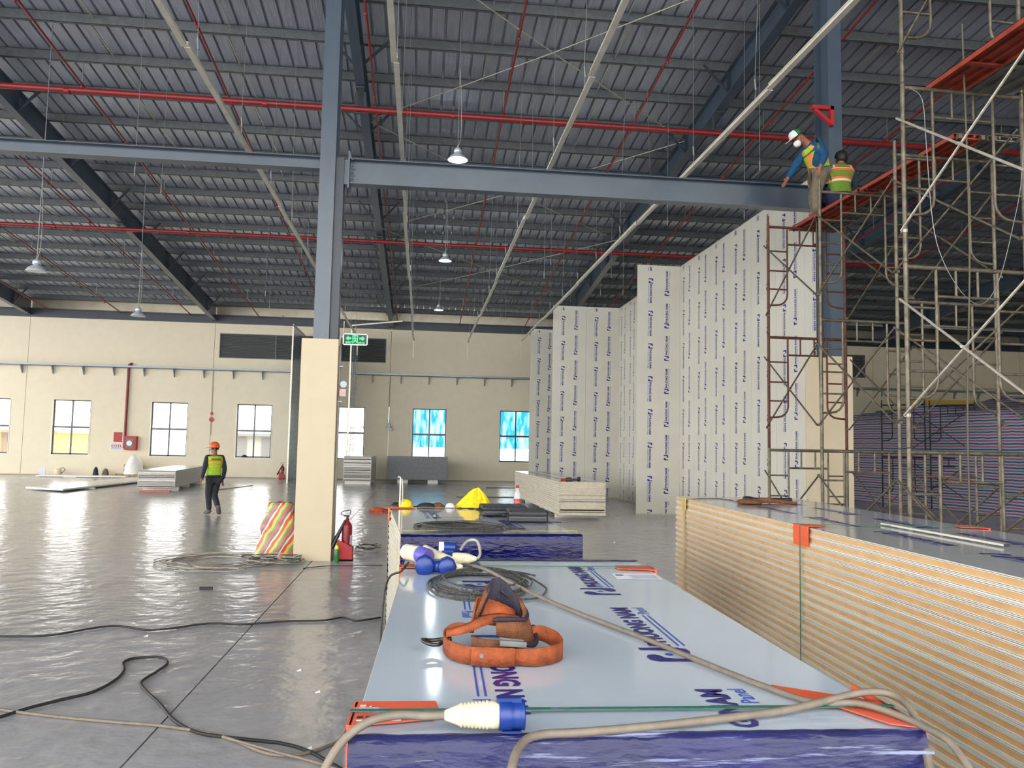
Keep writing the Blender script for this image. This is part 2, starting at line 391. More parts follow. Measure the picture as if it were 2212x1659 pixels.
# columns
def hcol(X0, h, side):
    e = empty('steel_column', (X0, 11.97, 0), label=f'blue-grey steel H column standing on a cream plinth, {side}', cat='column')
    zb = 3.2
    obj('shaft', MB().box(-.115, .115, 0, .012, zb, h).box(-.115, .115, .458, .47, zb, h).box(-.005, .005, .012, .458, zb, h), steel, e)
    obj('stiffener', MB().box(-.11, .11, .012, .458, 5.6, 5.612).box(-.11, .11, .012, .458, 6.0, 6.012), steel_d, e)
    return e
cl = hcol(-1.51, 9.82, 'left of the room middle'); cr = hcol(6.58, 9.82, 'behind the scaffold')
obj('bracket_post', MB().box(.115, .24, .05, .3, 3.2, 6.02), steel_d, cl)
obj('end_plate', MB().box(.3, .325, .02, .32, 5.55, 6.12).box(.24, .3, .08, .26, 5.62, 6.0), steel, cl)
for (x0, s) in ((-1.77, 'left'), (6.23, 'right, behind the scaffold')):
    e = obj('column_plinth', MB().box(0, .53, 0, .5, 0, 3.22), cream2, loc=(x0, 11.86, 0), label=f'tall square cream plinth under the steel column, {s}', cat='column')
# I-beams between the columns
b = MB().box(0, 7.62, -.1, .1, 0, .014).box(0, 7.62, -.1, .1, .376, .39).box(0, 7.62, -.006, .006, .014, .376)
bm = obj('cross_beam', b, steel, loc=(-1.18, 12.12, 5.63), label='deep blue-grey steel beam joining the two columns', cat='beam')
obj('bolt_row', MB().box(.02, .05, -.13, -.1, .05, .08).box(.02, .05, -.13, -.1, .15, .18).box(.02, .05, -.13, -.1, .25, .28).box(.02, .05, -.13, -.1, .35, .38), steel_d, bm)
b = MB().box(-14, 0, -.1, .1, 0, .012).box(-14, 0, -.1, .1, .178, .19).box(-14, 0, -.006, .006, .012, .178)
obj('cross_beam', b, steel, loc=(-1.63, 12.2, 5.86), label='shallow blue-grey beam running left from the column', cat='beam')

# windows, vents
for i, (a, c) in enumerate(wins):
    wf = empty(f'window_{i+1}', (a, YW+.1, WZ0), kind='structure'); w = c-a; h = WZ1-WZ0; zt_ = 1.22
    f = MB().box(0, .05, -.03, .03, 0, h).box(w-.05, w, -.03, .03, 0, h).box(0, w, -.03, .03, 0, .06).box(0, w, -.03, .03, h-.05, h).box(0, w, -.035, .035, zt_-.04, zt_+.04).box(w/2-.03, w/2+.03, -.03, .03, 0, h)
    obj('window_frame', f, alu, wf)
    for (xa, xb, za, zb_) in ((.05, w/2-.03, .06, zt_-.04), (w/2+.03, w-.05, .06, zt_-.04), (.05, w/2-.03, zt_+.04, h-.05), (w/2+.03, w-.05, zt_+.04, h-.05)):
        obj('pane', MB().box(xa, xb, -.003, .003, za, zb_), glass, wf)
    obj('reveal', MB().box(-.03, w+.03, -.112, -.1, -.03, 0).box(-.03, 0, -.112, -.1, 0, h).box(w, w+.03, -.112, -.1, 0, h), white_p, wf)
for i, (a, c) in enumerate(vents):
    vf = empty('louver_vent', (a, YW+.08, VZ0), label='wide grey louver vent high in the back wall, '+['far left', 'behind the steel column', 'right of the scaffolded column'][i], cat='vent')
    w = c-a; h = VZ1-VZ0
    obj('frame', MB().box(0, w, -.07, .02, -.01, .03).box(0, w, -.07, .02, h-.03, h).box(0, .03, -.07, .02, 0, h).box(w-.03, w, -.07, .02, 0, h).box(w*.33, w*.33+.03, -.05, .02, 0, h).box(w*.66, w*.66+.03, -.05, .02, 0, h), louv, vf)
    obj('backing', MB().box(0, w, .1, .12, 0, h), darkvoid, vf)
    sm_ = MB().add([(0, -.05, 0), (w, -.05, 0), (w, .04, .06), (0, .04, .06), (0, -.045, -.008), (w, -.045, -.008)], [(0, 1, 2, 3), (0, 4, 5, 1)]).mesh('slat', louv)
    for k in range(15): obj('slat', sm_, parent=vf, loc=(0, 0, .04+k*.073))

# tray along the back wall with brackets
for (a, c, s) in ((-27.5, -5.6, 'left of the clear film booth'), (-3.0, 6.5, 'right of the clear film booth'), (6.6, 38, 'behind the printed partition')):
    t = obj('cable_tray', MB().box(a, c, -.3, -.285, 0, .09).box(a, c, -.3, -.02, 0, .012).box(a, c, -.03, -.015, 0, .09), grey_t, loc=(0, YW, 4.86), label=f'grey cable tray on brackets along the cream wall, {s}', cat='cable tray')
    x = a+.7; bmh = MB().add([(0, -.27, 0), (0, -.01, 0), (0, -.01, -.36), (0, -.06, -.36), (.03, -.27, 0), (.03, -.01, 0), (.03, -.01, -.36), (.03, -.06, -.36)], [(0, 1, 2, 3), (7, 6, 5, 4), (0, 3, 7, 4), (2, 1, 5, 6), (3, 2, 6, 7)]).mesh('bracket', grey_t)
    while x < c: obj('bracket', bmh, parent=t, loc=(x, 0, 0)); x += 1.3

# ------------------------------------------------------------------ outside, seen through the windows
obj('yard_ground', MB().box(-60, 60, YW+.3, 110, -.32, -.3), mat('yard', (196, 190, 178), .9), label='pale yard ground beyond the back wall windows', cat='ground', kind='structure')
def outbuild(x, y, w, h, m1, m2, lab):
    e = empty('outbuilding', (x, y, -.3), label=lab, cat='building')
    obj('wall', MB().box(0, w, 0, 6, 0, h), m1, e); obj('roof', MB().box(-.3, w+.3, -.4, 6.4, h, h+.15), m2, e)
    for k in range(int(w/2)):
        f = obj('window', MB().box(.5+2*k, 1.6+2*k, -.05, .02, 1, 2.2), m2, e); obj('pane', MB().box(.56+2*k, 1.54+2*k, -.07, -.05, 1.06, 2.14), glass, f)
outbuild(-31, 46, 11.2, 2.2, mat('shed_yellow', (244, 196, 110), .8), mat('shed_roof', (170, 150, 130), .7), 'low yellow shed seen outside the left windows')
outbuild(-12.5, 52, 6, 2.3, mat('shed_grey', (176, 176, 170), .8), mat('shed_roof2', (140, 140, 140), .7), 'low grey shed seen outside the window by the worker')
outbuild(-3.4, 50, 3, 2.9, mat('shed_tan', (206, 198, 176), .8), mat('shed_roof3', (150, 150, 150), .7), 'tan annex seen outside the window behind the column')
for (x0, x1, s) in ((-.9, 1.9, 'left'), (3.2, 6.3, 'right')):
    m_ = MB(); nx, nz = 40, 18; z0_, z1_ = 1.55, 3.9
    vs = [(x0+(x1-x0)*i/nx, YW+.75+.09*math.sin(i*.9+k*.35)+.05*math.sin(i*2.3-k*.5), z0_+(z1_-z0_)*k/nz) if k < nz else (x0+(x1-x0)*i/nx, YW+.235, z1_+.05) for k in range(nz+1) for i in range(nx+1)]
    m_.add(vs, [(k*(nx+1)+i, k*(nx+1)+i+1, (k+1)*(nx+1)+i+1, (k+1)*(nx+1)+i) for k in range(nz) for i in range(nx)], 0, True)
    obj('tarpaulin', m_, bluet, label=f'crumpled blue tarpaulin hanging outside the {s} of the two blue windows', cat='tarpaulin')

# ------------------------------------------------------------------ pipes, tracks, lamps under the roof
for (y, z, s, xs) in ((17.0, 8.88, 'nearer', (-9.5, -1.5, 6.5)), (25.8, 8.22, 'farther', (-17.5, -9.5, -1.5, 6.5))):
    m_ = MB().tube([(-24, 0, 0), (-8, 0, .02), (8, 0, 0), (26, 0, .03)], .062, 10)
    p = obj('sprinkler_main', m_, redp, loc=(0, y, z), label=f'thick red sprinkler main crossing under the rafters, the {s} one', cat='pipe')
    for x in xs:
        obj('pipe_hanger', MB().bar((x-.09, 0, .4), (x-.09, 0, -.08), .02, .05).bar((x+.09, 0, .4), (x+.09, 0, -.08), .02, .05).bar((x-.1, 0, -.08), (x+.1, 0, -.08), .06, .02), steel_d, p)
    for x in [-20+4*k+.5 for k in range(11)]:
        obj('coupling', MB().tube([(x-.05, 0, 0), (x+.05, 0, 0)], .074, 10), redp, p)
BX = [-19.7, -16.6, -13.55, -10.5, -7.47, -4.43, -1.22, 1.67, 4.74, 7.87, 11, 14, 17]
def zbr(y): return 7.3+.1*(YW-y)
for i, x in enumerate(BX):
    ya, yb = (4, 37.3)
    m_ = MB().tube([(0, y, zbr(y)) for y in (ya, 12, 20, 28, yb)], .024, 6)
    p = obj('sprinkler_branch', m_, redp, loc=(x, 0, 0), label='thin red sprinkler branch pipe running along the roof slope', cat='pipe', group='sprinkler branch pipes')
    y = 8.5+.4*(i % 3)
    while y < 37:
        obj('sprinkler_head', MB().lathe([(.012, 0), (.03, .01), (.03, .05), (.014, .07), (.014, .11)], 8, o=(0, y, zbr(y)-.09)), redp, p); y += 2.9
    for yc in PY[2:22:4]: obj('pipe_clip', MB().box(-.01, .01, yc+.02, yc+.04, zbr(yc), z_raft_top(yc)+.03), wire_m, p)

def snap(y): return min(PY, key=lambda p: abs(p-y))+.03
# suspended ceiling tracks
ZT_ = 6.15
TX = [(-2.78, 34.2), (-.42, 34.4), (1.92, 34.6), (4.16, 33.6)]
names = ['leftmost, passing left of the tall column', 'second from left, right of the tall column', 'third, right of the lamps', 'rightmost, beside the printed partition']
for (x, ye), s in zip(TX, names):
    p = empty('ceiling_track', (x, 0, ZT_), label=f'long white T-shaped ceiling track hung on wires, {s}', cat='ceiling track')
    y = 3.0; k = 0
    while y < ye:
        y2 = min(y+6.1, ye); dx = .012*((k % 2)*2-1)
        obj('rail', MB().box(-.034+dx, .034+dx, y, y2, 0, .008).box(-.004+dx, .004+dx, y, y2, .008, .07).box(-.015+dx, .015+dx, y, y2, .065, .075), track, p); y = y2+.02; k += 1
    y = 7.2
    while y < ye-.3:
        ys_ = snap(y); zt2 = z_raft_top(ys_)+.01-ZT_
        w = MB().tube([(0, y, .07), (.01, y, .2)], .006, 4).tube([(.01, y, .2), (.0, y, .34), ], .014, 5).tube([(0, y, .34), (.02, ys_, zt2)], .004, 4)
        obj('hanger_wire', w, wire_m, p); y += 2.35
    obj('drop_rod', MB().box(-.02, .02, ye-.1, ye-.06, -.75, .02), track, p)
# loose hanger wires waiting for more tracks
for i in range(16):
    x = [5.3, 5.55, -4.9, 5.0, -5.3, 3.1, 3.0, 5.7][i % 8]+.12*math.sin(i*7); y = 11.5+1.35*i+.5*math.sin(i*3)
    y = snap(y)
    obj('hanger_wire', MB().tube([(0, 0, 6.2+.4*math.sin(i*5)), (.01, 0, z_raft_top(y)+.02)], .0045, 4).tube([(0, 0, 6.2+.4*math.sin(i*5)), (0, 0, 6.36+.4*math.sin(i*5))], .013, 5), wire_m, loc=(x, y, 0),
        label='loose thin wire hanging from a purlin', cat='wire', group='loose hanger wires')

lampm = mat('lamp_shell', (196, 206, 214), .25, .3, .03, 9)
lampe = mat('lamp_glow', (240, 250, 255), .3, 0, 0, 9, emit=(225, 240, 255), es=7)
def highbay(x, y, z, lab, watt):
    y = snap(y)
    e = empty('high_bay_lamp', (x, y, z), label=lab, cat='lamp')
    obj('reflector', MB().lathe([(.19, 0), (.182, .012), (.155, .06), (.10, .10), (.065, .115), (.06, .13)], 24), lampm, e)
    obj('driver_box', MB().lathe([(.058, .13), (.075, .14), (.075, .2), (.05, .225), (.02, .235), (.02, .28)], 16), lampm, e)
    if watt: obj('bulb_disc', MB().lathe([(.06, .03), (.1, .045), (.02, .05)], 16).lathe([(.14, .016), (.06, .03)], 16), lampe, e)
    zt2 = z_raft_top(y)-z
    obj('pendant_tube', MB().tube([(0, 0, .27), (0, 0, zt2+.03)], .009, 6), wire_m, e)
    obj('power_cord', MB().tube(smooth_pts([(0, 0, .25), (.05, 0, .5), (.04, 0, 1.2), (0, 0, min(zt2, 1.9))]), .005, 5), cable_w, e)
    if watt > 20:
        l = bpy.data.lights.new('lamp_light', 'POINT'); l.energy = watt; l.color = (.82, .92, 1); l.shadow_soft_size = .12
        lo = bpy.data.objects.new('lamp_light', l); COL.objects.link(lo); lo.parent = e; lo.location = (0, 0, -.06)
highbay(.55, 15.0, 7.1, 'lit dish lamp hanging above the steel cross beam, nearest', 50)
highbay(.57, 23.1, 7.1, 'lit dish lamp second in the row behind the beam', 40)
highbay(.57, 31.3, 7.05, 'small lit dish lamp farthest down the middle row', 30)
highbay(-7.5, 16.6, 4.9, 'lit dish lamp low at far left on long pendant', 1)
highbay(-7.5, 22.2, 4.92, 'lit dish lamp low over the wall top by the left windows', 1)
e = empty('wall_lamp', (-1.46, YW-.35, 2.3), label='small clear dome lamp hanging in front of the cream wall', cat='lamp')
obj('dome', MB().lathe([(.19, 0), (.17, .06), (.1, .2), (.06, .25)], 18), petc, e)
obj('lamp_body', MB().lathe([(.05, .16), (.08, .2), (.08, .28), (.02, .34), (.02, .5)], 12), lampm, e)
obj('cord', MB().tube([(0, 0, .5), (0, 0, 2.55)], .008, 5), cable_w, e)

# ------------------------------------------------------------------ the printed lettering of the panels
def text_mb(body, size, bold=0., m=0):
    cu = bpy.data.curves.new('t', 'FONT'); cu.body = body; cu.size = size; cu.offset = bold; cu.resolution_u = 2; cu.fill_mode = 'BOTH' if False else 'FRONT'
    o = bpy.data.objects.new('t', cu); COL.objects.link(o)
    dg = bpy.context.evaluated_depsgraph_get(); me = bpy.data.meshes.new_from_object(o.evaluated_get(dg))
    mb = MB(); mb.add([v.co for v in me.vertices], [tuple(p.vertices) for p in me.polygons], m)
    bpy.data.objects.remove(o); bpy.data.curves.remove(cu); bpy.data.meshes.remove(me); return mb
def fit(mb, u0, u1, v0, v1):
    xs = [v[0] for v in mb.v]; ys = [v[1] for v in mb.v]; a, b, c, d = min(xs), max(xs), min(ys), max(ys)
    mb.v = [(u0+(v[0]-a)/(b-a)*(u1-u0), v0+(v[1]-c)/(d-c)*(v1-v0), 0) for v in mb.v]; return mb
def cat(a, b): a.add(b.v, b.f); a.m[-len(b.f):] = b.m; return a
unit = MB()
lg = [(.0, 0), (.17, 0), (.2, .5), (.28, .66), (.42, .70), (.50, .80), (.46, .94), (.32, 1.0), (.12, .98), (.0, .82)]
lw, lh = .135, .128
for sgn in (1, -1):
    pts = [(p if sgn > 0 else (1-p[0], 1-p[1])) for p in lg]
    tri = [(0, 1, 2), (0, 2, 9), (9, 2, 3), (9, 3, 8), (8, 3, 7), (7, 3, 4), (7, 4, 6), (6, 4, 5)]
    unit.add([(p[0]*lw, -lh/2+p[1]*lh, 0) for p in pts], tri)
unit.add([(.5*lw+.011*math.cos(q*math.pi/4), .011*math.sin(q*math.pi/4), 0) for q in range(8)], [tuple(range(8))], 1)
cat(unit, fit(text_mb('PHUONG NAM', 1, .045), .155, .655, -.032, .03))
pn = fit(text_mb('Panel', 1, .01, 1), .56, .655, -.082, -.044); cat(unit, pn)
unit.add([(.155, -.05, 0), (.54, -.05, 0), (.54, -.055, 0), (.155, -.055, 0)], [(0, 3, 2, 1)], 1)
unit.add([(.155, -.066, 0), (.54, -.066, 0), (.54, -.071, 0), (.155, -.071, 0)], [(0, 3, 2, 1)], 1)
def print_mesh(H, pitch, off1, off2, xs=(.36, .79), sc=1., margin=.02):
    """lettering in the xz plane of a panel (x across, z along), facing -y; column one reads downwards, column two upwards"""
    out = MB()
    k = -1
    while True:
        z = H-off1-pitch*k
        if z < -1: break
        cat_rows(out, z, -1, xs[0], sc, H, margin); k += 1
    k = -1
    while True:
        z = off2+pitch*k
        if z > H+1: break
        cat_rows(out, z, 1, xs[1], sc, H, margin); k += 1
    return out.mesh('printed_lettering', [print_p, print_b])
def cat_rows(out, z0, d, xc, sc, H, mg):
    vs = [(xc-d*v[1]*sc, 0, z0+d*v[0]*sc) for v in unit.v]
    n = len(out.v); out.v += vs
    for f, m in zip(unit.f, unit.m):
        if all(mg < vs[i][2] < H-mg for i in f): out.f.append(tuple(i+n for i in f)); out.m.append(m); out.sm.append(False)

# ------------------------------------------------------------------ printed partition (walls of sandwich panels)
PW, PH = 1.15, 6.5
pane_mb = MB().box(.003, PW-.003, 0, .05, .01, PH).mesh('wall_panel', skin_film)
pr_m = print_mesh(PH, .86, .34, .55)
def partition(loc, rz, n, lab, w=PW, cut=None):
    e = empty('partition_wall', loc, rz, label=lab, cat='partition')
    for i in range(n):
        p = obj('wall_panel', pane_mb, parent=e, loc=(i*PW, 0, 0))
        obj('printed_lettering', pr_m, parent=p, loc=(0, -.0015, 0))
    obj('base_channel', MB().box(0, n*PW, -.006, .056, 0, .045), zinc, e); obj('top_channel', MB().box(0, n*PW, -.004, .054, PH, PH+.012), zinc, e)
    return e
XE = 6.68
partition((XE, 20.16, 0), R_(-90), 7, 'long white printed panel partition running back from the scaffold')
partition((XE, 26.6, 0), R_(-90), 5, 'white printed panel partition seen edge-on between two jutting pieces')
partition((XE, 35.6, 0), R_(-90), 7, 'white printed panel partition section nearest the back wall')
partition((5.53, 20.1, 0), 0, 1, 'single printed panel jutting out of the partition, nearest one')
partition((4.38, 26.6, 0), 0, 2, 'two-panel printed partition piece jutting out in the middle distance')
partition((4.38, 32.2, 0), 0, 2, 'far printed partition piece beside the blue window')

# ------------------------------------------------------------------ stacks of sandwich panels
def panel_mesh(Wd, Ln, t, core, skin):
    s = MB(); k = t/.05
    for z in (0, t-.002*k-.001): s.box(0, Wd, 0, Ln, z, z+.0022*k)
    for x0, x1 in ((0, .014), (Wd-.014, Wd)):
        for (z0, z1) in ((0, .0052), (.0082, .0108), (.0388, .0412), (.0442, .0488)): s.box(x0, x1, 0, Ln, z0*k, z1*k)
    c = MB().box(.007, Wd-.007, .003, Ln-.003, .0108*k, .0388*k).box(.03, Wd-.03, .003, Ln-.003, .0022*k, .0445*k)
    return s.mesh('sandwich_panel', skin), c.mesh('foam_core', core)
def stack(loc, rz, Wd, Ln, nn, t, core, skin, lab, group, toplab, topmat=None, prt=None, jit=.004, twist=0):
    sm1, cm1 = panel_mesh(Wd, Ln, t, core, skin)
    mx = Matrix.Rotation(rz, 4, 'Z')
    out = []
    for i in range(nn):
        j = mx @ Vector((random.uniform(-jit, jit), random.uniform(-jit, jit)*2, 0))
        o = obj('sandwich_panel', sm1, loc=(loc[0]+j.x, loc[1]+j.y, loc[2]+i*t), rot=(0, 0, rz), cat='panel', group=group, label=lab if i < nn-1 else toplab)
        obj('foam_core', cm1, parent=o); out.append(o)
    o = out[-1]
    if topmat:
        obj('surface_film', MB().add([(.002, .002, t+.0008), (Wd-.002, .002, t+.0008), (Wd-.002, Ln-.002, t+.0008), (.002, Ln-.002, t+.0008)], [(0, 1, 2, 3)]), topmat, o)
        if prt:
            obj('printed_lettering', prt, parent=o, loc=(0, 0, t+.002), rot=(R_(-90), 0, 0))
    return out
def flat_print(Ln, pitch, o1, o2, sc=1., xs=(.36, .79)):
    me = print_mesh(Ln, pitch, o1, o2, xs, sc)   # xz plane facing -y; rotating -90 deg about x lays z along +y, face up
    return me
def battens(pts, rz, w, col, lab, group, h=.1):
    for p in pts: obj('foam_skid', MB().box(0, w, -.06, .06, 0, h), col, loc=(p[0], p[1], 0), rot=(0, 0, rz), label=lab, cat='skid', group=group)

# nearest wrapped stack
ST = 1.14; RZ1 = R_(-1.4)
near = stack((-.115, 1.6, .09), RZ1, 1.15, 2.42, 21, .05, foam_w, skin_w, 'white sandwich panel inside the nearest wrapped stack', 'panels of the nearest stack',
      'glossy printed topmost panel of the nearest stack, tool belt on it', topfilm, flat_print(2.42, .95, .64, .53, 1.08, (.33, .80)), jit=.003)
TOP1 = .09+21*.05
def L1p(x, y, z=0):   # local point on the near stack to world
    c, s = math.cos(RZ1), math.sin(RZ1); return Vector((-.115+x*c-y*s, 1.6+x*s+y*c, TOP1+z))
battens([(-.07, 1.9), (-.05, 2.9), (-.03, 3.8)], RZ1, 1.1, foam_w, 'white foam block under the nearest stack', 'blocks under the nearest stack', h=0.09)
# blue protective film over both ends, with clear stretch wrap
def end_film(y, d, L, lab, root, rz, Wd, top, over, wrap=True, rough_edge=True, zbot=.1):
    e = empty('protective_film', root, rz, label=lab, cat='film')
    m_ = MB(); nx = 60; rows = [(over, .004)]+[(over*(1-k/3), .005) for k in range(1, 3)]+[(-.004, .004), (-.012, -.01)]+[(-.014, -(top-zbot)*k/10) for k in range(1, 11)]
    vs = []
    for r_i, (yy, zz) in enumerate(rows):
        for i in range(nx+1):
            x = -.006+(Wd+.012)*i/nx
            a = .004*noise.noise(Vector((x*9, zz*7, 3+y)))+.002*math.sin(x*40+zz*30)
            oy = yy+(0.006*noise.noise(Vector((x*14, 1, y))) if (r_i == 0 and rough_edge) else 0)
            oy = oy if r_i < 3 else oy-abs(a)
            vs.append((x, y+d*oy, top+zz+(abs(a)*.5 if r_i < 3 else 0)))
    m_.add(vs, [(k*(nx+1)+i, k*(nx+1)+i+1, (k+1)*(nx+1)+i+1, (k+1)*(nx+1)+i) for k in range(len(rows)-1) for i in range(nx)], 0, True)
    obj('film_sheet', m_, bluef, e)
    if wrap:
        w = MB(); vs = []; rw = [(wrapover, .011) for wrapover in (over+.16, over+.08, .0)]+[(-.022, -.01)]+[(-.024, -(top-zbot)*k/14) for k in range(1, 15)]
        for r_i, (yy, zz) in enumerate(rw):
            for i in range(nx+1):
                x = -.012+(Wd+.024)*i/nx; a = .006*noise.noise(Vector((x*3, zz*34, 9)))+.003*noise.noise(Vector((x*20, zz*60, 2)))
                vs.append((x, y+d*(yy-(abs(a) if r_i > 2 else 0)), top+zz+(abs(a)*.6 if r_i < 3 else 0)))
        w.add(vs, [(k*(nx+1)+i, k*(nx+1)+i+1, (k+1)*(nx+1)+i+1, (k+1)*(nx+1)+i) for k in range(len(rw)-1) for i in range(nx)], 0, True)
        obj('stretch_wrap', w, wrapm, e)
    return e
# wrap with streaky sheen
def wrap_mat():
    m = bpy.data.materials.new('streaky_wrap'); m.use_nodes = True; nt = m.node_tree; L = nt.links; b = nt.nodes['Principled BSDF']
    b.inputs['Base Color'].default_value = lin((176, 186, 226)); b.inputs['Roughness'].default_value = .12
    g = nt.nodes.new('ShaderNodeNewGeometry'); mp = nt.nodes.new('ShaderNodeMapping'); mp.inputs['Scale'].default_value = (1.6, 8, 34); L.new(g.outputs['Position'], mp.inputs[0])
    n = nt.nodes.new('ShaderNodeTexNoise'); n.inputs['Scale'].default_value = 2.2; n.inputs['Detail'].default_value = 7; n.inputs['Roughness'].default_value = .7; L.new(mp.outputs[0], n.inputs['Vector'])
    r = nt.nodes.new('ShaderNodeValToRGB'); r.color_ramp.elements[0].position = .56; r.color_ramp.elements[1].position = .66; r.color_ramp.elements[0].color = (.02, .04, .04, 1); r.color_ramp.elements[1].color = (.62, .62, .62, 1)
    L.new(n.outputs[0], r.inputs[0]); t = nt.nodes.new('ShaderNodeBsdfTransparent'); mx = nt.nodes.new('ShaderNodeMixShader'); L.new(r.outputs[0], mx.inputs[0])
    bp = nt.nodes.new('ShaderNodeBump'); bp.inputs['Strength'].default_value = .6; bp.inputs['Distance'].default_value = .01; L.new(n.outputs[0], bp.inputs['Height']); L.new(bp.outputs[0], b.inputs['Normal'])
    L.new(t.outputs[0], mx.inputs[1]); L.new(b.outputs[0], mx.inputs[2]); L.new(mx.outputs[0], nt.nodes['Material Output'].inputs[0]); return m
wrapm = wrap_mat()
end_film(0, 1, 0, 'glossy blue film with clear wrap over the near end of the nearest stack', (-.115, 1.6, 0), RZ1, 1.15, TOP1, .012)
end_film(2.42, -1, 0, 'blue film with clear wrap over the far end of the nearest stack', (-.115, 1.6, 0), RZ1, 1.15, TOP1, .05)

# middle stack
M0 = (-.10, 5.03); RZ2 = R_(4.0)
stack((M0[0], M0[1], .09), RZ2, 1.15, 2.35, 21, .05, foam_c, skin_w, 'cream edged sandwich panel in the middle wrapped stack', 'panels of the middle stack',
      'topmost panel of the middle stack carrying the black cases', topfilm2, flat_print(2.35, .94, .5, .3, 1.08, (.33, .80)))
end_film(0, 1, 0, 'dark blue film over the near end of the middle stack', (M0[0], M0[1], 0), RZ2, 1.15, TOP1, .07, wrap=False)
end_film(2.35, -1, 0, 'clear wrapped film over the far end of the middle stack', (M0[0], M0[1], 0), RZ2, 1.15, TOP1, .08)
battens([(-.10, 5.3), (-.23, 7.1)], RZ2, 1.1, foam_w, 'white foam block under the middle stack', 'blocks under the middle stack', h=0.09)
# big stack at the right
RZ3 = R_(-2.5); B0 = (2.2, 1.35); TB = 1.25
big = stack((B0[0], B0[1], .05), RZ3, 1.15, 6.2, 24, .05, foam, skin_w, 'tan cored white sandwich panel in the tall right stack', 'panels of the tall right stack',
      'glossy topmost panel of the tall right stack', topfilm2, flat_print(6.2, .94, .3, .5, 1., (.36, .79)), jit=.006)
battens([(2.25, 1.8), (2.33, 3.8), (2.42, 5.8), (2.47, 7.1)], RZ3, 1.1, foam_w, 'white foam block under the tall right stack', 'blocks under the tall right stack', h=0.05)
def L3p(x, y, z=0):
    c, s = math.cos(RZ3), math.sin(RZ3); return Vector((B0[0]+x*c-y*s, B0[1]+x*s+y*c, TB+z))
# mid distance stack by the partition
stack((3.28, 18.66, .1), R_(1.4), 1.13, 7.4, 16, .049, foam_c, skin_w, 'cream sandwich panel in the stack before the partition', 'panels of the stack before the partition', 'topmost panel of the stack before the partition', topfilm2, flat_print(7.4, .94, .3, .5))
battens([(3.3, 19.3), (3.25, 21.5), (3.2, 24), (3.15, 25.8)], R_(1.4), 1.05, foam_w, 'white foam block under the stack before the partition', 'blocks under the stack before the partition')
# left stack behind the walking worker
stack((-9.13, 27.35, .12), R_(5), 1.16, 5.4, 11, .05, foam_w, skin_w, 'white sandwich panel in the low left stack', 'panels of the low left stack', 'shiny topmost panel of the low left stack', skin_w)
battens([(-9.1, 27.9), (-9.35, 30), (-9.5, 32)], R_(5), 1.1, foam_w, 'white foam block under the low left stack', 'blocks under the low left stack', h=0.12)
obj('orange_offcut', MB().box(0, .9, 0, .25, 0, .03), orange, loc=(-8.9, 26.9, 0), rot=(0, 0, .06), label='flat orange board scrap before the low left stack', cat='board')
# stacks near the back wall
stack((-3.12, 33.4, .15), R_(-2), 1.14, 2.3, 20, .05, foam_w, skin_w, 'cream sandwich panel in the block stack behind the plinth', 'panels of the stack behind the plinth', 'topmost panel of the stack behind the plinth', skin_w)
battens([(-3.05, 33.6), (-3.0, 35.3)], R_(-2), 1.05, foam_w, 'foam block under the stack behind the plinth', 'blocks under the stack behind the plinth', h=0.15)
stack((-1.42, 34.9, .16), 0, 2.62, 1.15, 20, .05, foam_g, skin_g, 'grey edged sandwich panel in the wide stack under the window', 'panels of the wide grey stack', 'topmost panel of the wide grey stack under the window', skin_w)
battens([(-.95, 35.1), (.35, 35.1)], 0, .45, foam_w, 'foam block under the wide grey stack', 'blocks under the wide grey stack', h=0.16)
# flat panels on the floor at left
m_ = MB().add([(0, 0, .05), (1.5, -.9, .05), (1.9, 6.9, .05), (.6, 7.6, .05), (0, 0, .1), (1.5, -.9, .1), (1.9, 6.9, .1), (.6, 7.6, .1)], [(0, 3, 2, 1), (4, 5, 6, 7), (0, 1, 5, 4), (1, 2, 6, 5), (2, 3, 7, 6), (3, 0, 4, 7)])
obj('sandwich_panel', m_, skin_w, loc=(-12.42, 27.07, 0), label='single white panel lying flat on the floor at left', cat='panel')
obj('foam_skid', MB().box(0, .9, 0, .1, 0, .05), foam_w, loc=(-11.6, 28.0, 0), label='small foam block under the flat floor panel', cat='skid')
obj('sandwich_panel', MB().box(0, 3.6, 0, 1, 0, .05), skin_w, loc=(-16.1, 35.9, .02), rot=(0, 0, .02), label='white panel lying flat along the back wall', cat='panel')
obj('foam_skid', MB().box(0, .5, 0, .9, 0, .02), foam_w, loc=(-15, 35.95, 0), label='thin foam strip under the panel at the back wall', cat='skid')
for (p, q, s) in (((1.2, 26.1), (3.1, 26.3), 'nearer'), ((2.66, 32.0), (4.3, 32.1), 'farther')):
    obj('metal_strip', MB().bar((p[0], p[1], .015), (q[0], q[1], .015), .06, .03), alu, label=f'dark metal strip lying on the floor left of the partition, {s}', cat='strip')
obj('metal_strip', MB().bar((-6.9, 28.0, .015), (-6.3, 31.3, .015), .07, .03), zinc, label='pale metal strip on the floor right of the walking worker', cat='strip')

